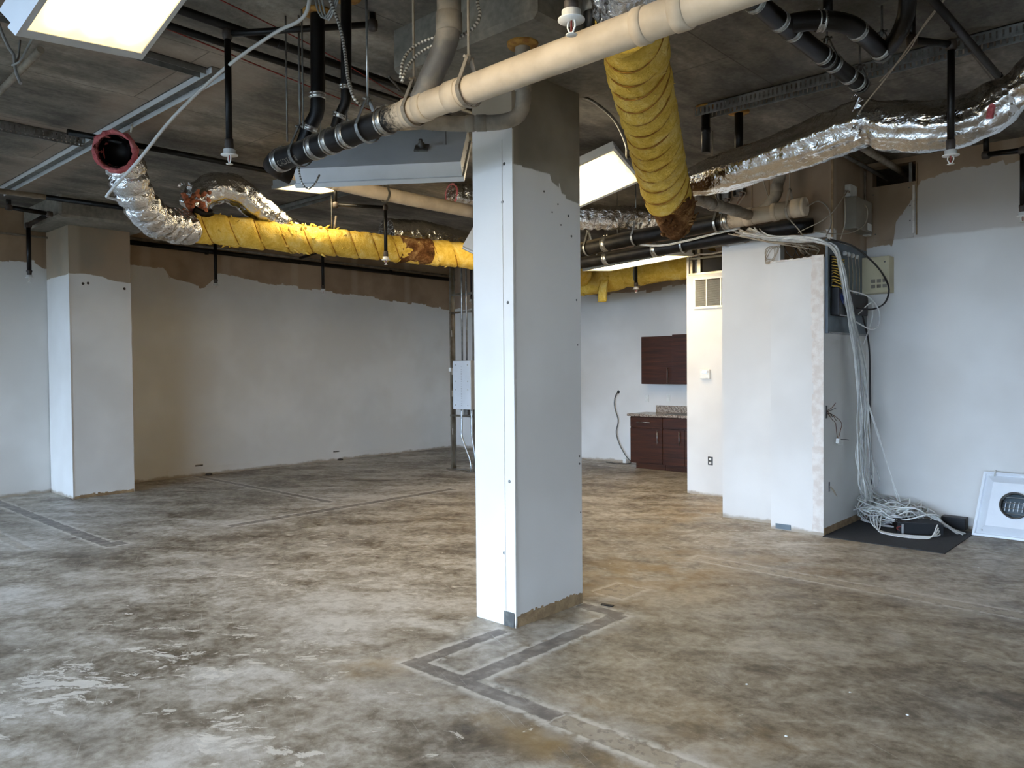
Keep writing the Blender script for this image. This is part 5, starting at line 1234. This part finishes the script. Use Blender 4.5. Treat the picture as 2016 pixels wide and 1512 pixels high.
for k in range(3):
    cable('thin black wire curling inside the closet top hole', [(-3.15 + k * 0.07, 7.46, 2.8), (-3.1 + k * 0.08, 7.44, 2.7 + 0.02 * k), (-3.05 + k * 0.06, 7.45, 2.66), (-3.02 + k * 0.07, 7.47, 2.77)], 0.005, 'cable_black', 'black wires in the closet top hole')
for i, (l, o) in enumerate((('white pair cable sagging along the lower black drain', 0.0), ('second white cable sagging along the lower black drain', 0.012))):
    cable(l, [(-4.7, 7.26, 2.94 + o), (-4.4, 7.255, 2.90 + o), (-4.1, 7.25, 2.915 + o), (-3.85, 7.24, 2.94 + o), (-3.5, 7.24, 2.97 + o)], 0.006, 'cable_white')
# open boxes with wires on the closet side
def slot_rim(parent, y0, y1, z0, z1):
    m = MB(); t = 0.003
    m.box((-2.70, y0, z0), (-2.686, y0 + t, z1)); m.box((-2.70, y1 - t, z0), (-2.686, y1, z1)); m.box((-2.70, y0 + t, z0), (-2.686, y1 - t, z0 + t)); m.box((-2.70, y0 + t, z1 - t), (-2.686, y1 - t, z1))
    return m.build('box_rim', 'dull_steel', parent)
ob = thing('open_wire_box', 'dark open switch box with loose wires on the closet side', 'junction box', (-2.68, 7.34, 1.1))
slot_rim(ob, 7.32, 7.36, 1.10, 1.22)
for k, (dy, dz) in enumerate(((0.13, 0.07), (0.14, 0.02), (0.15, -0.10), (0.05, -0.06))):
    MB().tube(catmull([(-2.684, 7.34, 1.17 - 0.01 * k), (-2.66, 7.34 + dy * 0.5, 1.17 + dz * 0.4), (-2.65, 7.34 + dy, 1.17 + dz)], 0.02), 0.003, 5).build('wire', 'cable_black' if k % 2 else 'copper_wire', ob)
ts2 = thing('dangling_sensor', 'white sensor module dangling from brown wires on the closet side', 'sensor', (-2.64, 7.56, 0.86))
MB().obox((-2.655, 7.50, 0.90), (0, 0.11, -0.03), (0.03, 0, 0), (0, -0.01, -0.045)).build('module', 'white_plastic', ts2)
MB().tube(catmull([(-2.684, 7.36, 1.15), (-2.66, 7.42, 1.08), (-2.65, 7.47, 1.05), (-2.65, 7.5, 0.95), (-2.65, 7.53, 0.89)], 0.02), 0.003, 5).build('wire', 'copper_wire', ts2)
MB().tube(catmull([(-2.684, 7.36, 1.16), (-2.65, 7.5, 1.1), (-2.64, 7.6, 1.04), (-2.645, 7.58, 0.96), (-2.65, 7.54, 0.89)], 0.02), 0.003, 5).build('wire', 'copper_wire', ts2)
MB().tube(catmull([(-2.64, 7.58, 0.885), (-2.62, 7.66, 0.88), (-2.62, 7.74, 0.87)], 0.02), 0.004, 5).build('wire', 'cable_black', ts2)
ob = thing('open_wire_box', 'small dark wire slot low on the closet side', 'junction box', (-2.68, 7.40, 0.38))
slot_rim(ob, 7.395, 7.425, 0.40, 0.49)
for k in range(3): MB().tube(catmull([(-2.684, 7.41, 0.45), (-2.66, 7.44, 0.42 - 0.01 * k), (-2.65, 7.47 + 0.02 * k, 0.38 - 0.02 * k)], 0.02), 0.003, 5).build('wire', 'cable_tan', ob)
# boxes on the brown board over the drains
for x, z, l in ((-3.78, 3.36, 'dark square junction box above the beige drain wye'), (-3.62, 3.40, 'open junction box with spilling wires above the beige drain')):
    jb = thing('junction_box', l, 'junction box', (x, 7.48, z - 0.05))
    m = MB().box((x - 0.055, 7.495, z - 0.05), (x + 0.055, 7.5, z + 0.05))
    for sg in (-1, 1): m.box((x + sg * 0.053 - 0.002, 7.44, z - 0.05), (x + sg * 0.053 + 0.002, 7.495, z + 0.05)); m.box((x - 0.051, 7.44, z + sg * 0.048 - 0.002), (x + 0.051, 7.495, z + sg * 0.048 + 0.002))
    m.build('case', 'dull_steel', jb)
    for k in range(3): MB().tube(catmull([(x + 0.02 * k, 7.43, z - 0.02), (x + 0.05 + 0.03 * k, 7.38, z - 0.06), (x + 0.02, 7.38, z - 0.12 - 0.03 * k)], 0.02), 0.004, 5).build('wire', 'copper_wire' if k % 2 else 'cable_tan', jb)

# ================================================================ things on the floor by the closet
mt = MB().add([(-2.68, 7.22, 0), (-1.66, 7.22, 0), (-1.65, 8.30, 0), (-2.68, 8.44, 0), (-2.68, 7.22, 0.006), (-1.66, 7.22, 0.006), (-1.65, 8.30, 0.006), (-2.68, 8.44, 0.006)], [(3, 2, 1, 0), (4, 5, 6, 7), (0, 1, 5, 4), (1, 2, 6, 5), (2, 3, 7, 6), (3, 0, 4, 7)]).build('floor_mat', 'mat')
tag(mt, 'black rubber mat lying in the closet corner', 'mat')
md_ = thing('modem', 'black box unit lying among white cables on the mat', 'electronics', (-2.1, 7.98, 0.006))
o = Vector((-2.17, 7.83, 0.006)); a = Vector((0.30, 0.30, 0)); b = Vector((-0.17, 0.19, 0))
o = Vector((-2.20, 7.82, 0.006)); a = Vector((0.36, 0.13, 0)); b = Vector((-0.12, 0.26, 0))
MB().obox(o, a, b, (0, 0, 0.1)).build('case', 'black_plastic', md_)
MB().obox(o + Vector((0.02, 0.01, 0.1)), a * 0.92, b * 0.92, (0, 0, 0.004)).build('lid', 'mat', md_)
MB().tube([o + Vector((0.05, -0.012, 0.0)), o + Vector((0.05, -0.012, 0.09))], 0.012, 8).build('antenna_stub', 'fixture_back', md_)
MB().tube(catmull([o + Vector((0.04, -0.014, 0.07)), o + Vector((0.0, -0.03, 0.05)), o + Vector((0.03, -0.035, 0.03))], 0.01), 0.005, 5).build('red_tag', 'cable_red', md_)
tag(MB().rbox((-1.95, 8.33, 0.006), (-1.74, 8.45, 0.12), 0.005).build('adapter_box', 'black_plastic'), 'smaller black box against the wall behind the cables', 'electronics')
# ceiling diffuser leaning on the wall, its back towards the room
df = thing('ceiling_diffuser', 'white square air diffuser leaning against the wall, back outward', 'air diffuser', (-1.35, 8.2, 0))
W = 0.61; O = Vector((-1.655, 8.185, 0.0)); ux = Vector((1, -0.01, 0)); uz = Vector((0.06, 0.17, 0.555)).normalized(); un = ux.cross(uz).normalized()
if un.y > 0: un = -un
def P2(u, v, n=0.0): return O + ux * u + uz * v + un * n
def ringquad(m, i0, n0, i1, n1):
    c0 = [P2(i0, i0, n0), P2(W - i0, i0, n0), P2(W - i0, W - i0, n0), P2(i0, W - i0, n0)]; c1 = [P2(i1, i1, n1), P2(W - i1, i1, n1), P2(W - i1, W - i1, n1), P2(i1, W - i1, n1)]
    m.add(c0 + c1, [(k, (k + 1) % 4, 4 + (k + 1) % 4, 4 + k) for k in range(4)])
m = MB(); ringquad(m, 0, 0, 0, 0.02); ringquad(m, 0, 0.02, 0.02, 0.022); ringquad(m, 0.02, 0.022, 0.03, 0.006); ringquad(m, 0.0, 0.0, 0.03, 0.0)
m.build('rim', 'diffuser', df)
# pan: sloped sides up to a raised flat with a round hole
m = MB(); ringquad(m, 0.03, 0.006, 0.10, 0.055); C = (W / 2, W / 2); nh = 32; rh = 0.115
outer = []
for k in range(nh):
    a = 2 * PI * k / nh; ca, sa = math.cos(a), math.sin(a); s = (W / 2 - 0.10) / max(abs(ca), abs(sa)); outer.append(P2(C[0] + ca * s, C[1] + sa * s, 0.055))
inner = [P2(C[0] + rh * math.cos(2 * PI * k / nh), C[1] + rh * math.sin(2 * PI * k / nh), 0.055) for k in range(nh)]
m.add(outer + inner, [(k, (k + 1) % nh, nh + (k + 1) % nh, nh + k) for k in range(nh)])
m.build('pan', 'diffuser', df)
cc = P2(*C, 0.0)
MB().ring(P2(*C, 0.05), un, rh - 0.004, rh + 0.002, 0.07, 32).build('neck_collar', 'dull_steel', df)
MB().ring(P2(*C, 0.08), un, rh, rh + 0.006, 0.014, 32).build('neck_clamp', 'rust_black', df)
MB().lathe(P2(*C, 0.0), [(rh, 0), (rh, 0.004)], 28, un).build('inner_face', 'panel_blue', df)
for k in range(6):
    u = C[0] - 0.085 + k * 0.034; MB().obox(P2(u, C[1] - 0.05, 0.005), ux * 0.006, uz * 0.09, un * 0.02).build('louvre', 'fixture', df)
for k in range(4):
    v = C[1] - 0.075 + k * 0.05; MB().obox(P2(C[0] - 0.1, v, 0.012), ux * 0.2, uz * 0.006, un * 0.018).build('louvre', 'dull_steel', df)
for u, v in ((0.09, 0.57), (0.07, 0.05), (0.5, 0.57)):
    MB().obox(P2(u, v, 0.02), ux * 0.012, uz * 0.06, un * 0.01).build('spring_clip', 'steel', df)
tag(MB().obox((-3.03, 4.19, 0.0), (0.085, 0.02, 0), (-0.01, 0.03, 0), (0, 0, 0.006)).build('floor_chip', 'black_plastic'), 'flat black scrap on the floor at the pillar base', 'scrap')
rnd = random.Random(5)
for x, y in ((-1.30, 3.86), (-1.02, 3.78), (-1.72, 3.62), (-1.35, 3.22), (-1.12, 3.05), (-1.35, 6.9), (-1.0, 6.4)):
    s = rnd.uniform(0.004, 0.009); m = MB(); m.lathe((x, y, 0), [(s, 0), (s * 0.8, s * 0.35), (s * 0.3, s * 0.5)], 5); tag(m.build('plaster_crumb', 'white_plastic'), 'tiny white plaster crumb on the bare floor', 'crumb', 'plaster crumbs')

# ================================================================ loose wiring under the slab
cable('long grey conduit slanting down past the sprinkler to the foil elbow', [(-3.66, 2.41, CEIL - 0.004), (-3.70, 2.415, 3.58), (-3.79, 2.41, 3.54), (-3.94, 2.35, 3.5), (-4.29, 2.23, 3.36), (-4.81, 2.16, 3.18), (-5.28, 2.13, 2.99), (-5.72, 2.11, 2.85), (-5.79, 2.13, 2.83), (-5.78, 2.21, 2.82)], 0.0105, 'fixture_pan', name='loose_conduit', cat='conduit')
cable('ribbed armoured cable hanging to the drain hanger', [(-3.60, 2.46, CEIL - 0.004), (-3.53, 2.50, 3.48), (-3.48, 2.50, 3.32), (-3.41, 2.47, 3.14), (-3.345, 2.46, 3.02), (-3.34, 2.5, 2.99)], 0.009, 'armoured')
cable('ribbed armoured cable looped beside the grey riser', [(-2.76, 2.64, 3.25), (-2.86, 2.63, 3.26), (-2.96, 2.56, 3.22), (-2.99, 2.50, 3.14), (-2.99, 2.48, 3.04)], 0.008, 'armoured')
cable('second armoured cable looped just inside the first by the riser', [(-2.76, 2.62, 3.22), (-2.87, 2.62, 3.22), (-2.95, 2.57, 3.18), (-2.975, 2.51, 3.1), (-2.98, 2.48, 3.02)], 0.008, 'armoured')
cable('armoured cable curling behind the grey riser to the slab', [(-2.70, 2.72, CEIL - 0.004), (-2.69, 2.72, 3.42), (-2.67, 2.72, 3.33), (-2.70, 2.70, 3.27), (-2.76, 2.66, 3.23)], 0.009, 'armoured')
for k in range(3):
    cable('grey wire loop drooping under the slab by the black risers', [(-3.75 + 0.03 * k, 2.5, CEIL - 0.004), (-3.72 + 0.03 * k, 2.5, 3.6 - 0.01 * k), (-3.66 + 0.02 * k, 2.5, 3.55 - 0.012 * k), (-3.58 + 0.02 * k, 2.5, 3.6), (-3.55 + 0.02 * k, 2.5, CEIL - 0.004)], 0.006, 'fixture_back', 'wire loops by the black risers')
cable('loose armoured whip hanging beside the tilted panel light', [(-4.53, 1.16, CEIL - 0.004), (-4.57, 1.15, 3.5), (-4.56, 1.17, 3.36), (-4.52, 1.2, 3.24), (-4.48, 1.21, 3.2), (-4.46, 1.21, 3.12), (-4.38, 1.21, 3.03)], 0.008, 'fixture_back')
cable('short wire twisted round the loose whip below the slab', [(-4.7, 1.3, 3.36), (-4.52, 1.24, 3.20), (-4.47, 1.2, 3.14), (-4.43, 1.22, 3.15), (-4.42, 1.26, 3.24), (-4.36, 1.3, 3.36)], 0.006, 'fixture_back')
pipe_run('conduit_stub', 'pale conduit run beneath slab behind the tilted panel light', 'conduit', [(-5.45, 1.62, 3.62), (-6.6, 1.66, 3.62)], 0.022, 'dim_pvc', (), [((-5.6, 1.625, 3.62), EX, 0.05)], None, 12)
cable('red wire running under the slab beside the sprinkler mains', [(-4.6, 1.6, 3.66), (-4.72, 2.4, 3.655), (-4.86, 3.2, 3.65), (-4.98, 4.0, 3.655), (-5.03, 5.2, 3.66)], 0.005, 'cable_red')
cable('second red wire sagging under the slab toward the pillar', [(-4.05, 1.9, 3.66), (-4.15, 2.8, 3.6), (-4.3, 3.7, 3.52), (-4.4, 4.6, 3.5), (-4.4, 5.6, 3.6)], 0.004, 'cable_red')
cable('grey whip feeding the tipped-over panel light', [(-3.85, 3.1, 3.2), (-3.95, 3.3, 3.22), (-4.05, 3.52, 3.32), (-4.10, 3.66, 3.36), (-4.13, 3.72, 3.3)], 0.011, 'dull_steel')
cable('second grey whip into the tipped-over panel light', [(-3.98, 3.2, 3.5), (-4.05, 3.45, 3.42), (-4.12, 3.62, 3.38), (-4.15, 3.74, 3.31)], 0.009, 'dull_steel')
cable('grey flexible whip drooping to the slanting panel light', [(-3.24, 4.29, 3.47), (-3.28, 4.5, 3.49), (-3.35, 4.85, 3.46), (-3.62, 5.4, 3.45), (-3.98, 5.95, 3.52), (-4.05, 6.1, 3.56)], 0.011, 'dull_steel')
cable('short armoured tail dangling from the tipped-over light skirt', [(-4.70, 3.03, 3.04), (-4.68, 2.99, 3.05), (-4.65, 2.95, 2.98), (-4.63, 2.96, 2.88), (-4.61, 3.0, 2.84), (-4.59, 3.05, 2.9), (-4.60, 3.08, 2.95)], 0.007, 'armoured')
for x, y, z0, l in ((-3.92, 2.52, 3.0, 'thin steel rod beside the fatter black riser'), (-3.69, 2.66, 3.0, 'thin steel rod between the two black risers'), (-4.06, 2.5, 2.95, 'thin wire hanging at the drain elbow'), (-7.17, 4.95, 3.12, 'thin rod holding up the long yellow duct'), (-5.0, 7.28, 3.0, 'thin rod dropping to the two black drains'), (-5.28, 7.12, 3.05, 'thin rod beside the pillar over the black drains')):
    tag(MB().tube([(x, y, z0), (x, y, CEIL - 0.004)], 0.005, 6).build('hanger_rod', 'dull_steel'), l, 'rod')
cable('white strap slanting up from the kitchenette light to the drains', [(-5.85, 7.62, 2.84), (-5.6, 7.5, 2.87), (-5.3, 7.3, 2.91)], 0.009, 'fixture_back', name='loose_strap', cat='strap')
for i, (p, q, l) in enumerate((((-3.35, 7.3, 3.68), (-3.22, 7.3, 3.2), 'tan stay wire behind the beige drain bend'), ((-3.0, 7.22, 3.0), (-2.85, 7.25, 2.78), 'tan stay wire under the capped beige drain'))):
    cable(l, [p, ((p[0] + q[0]) / 2, 7.28, (p[2] + q[2]) / 2), q], 0.006, 'cable_tan', cat='wire', name='stay_wire')
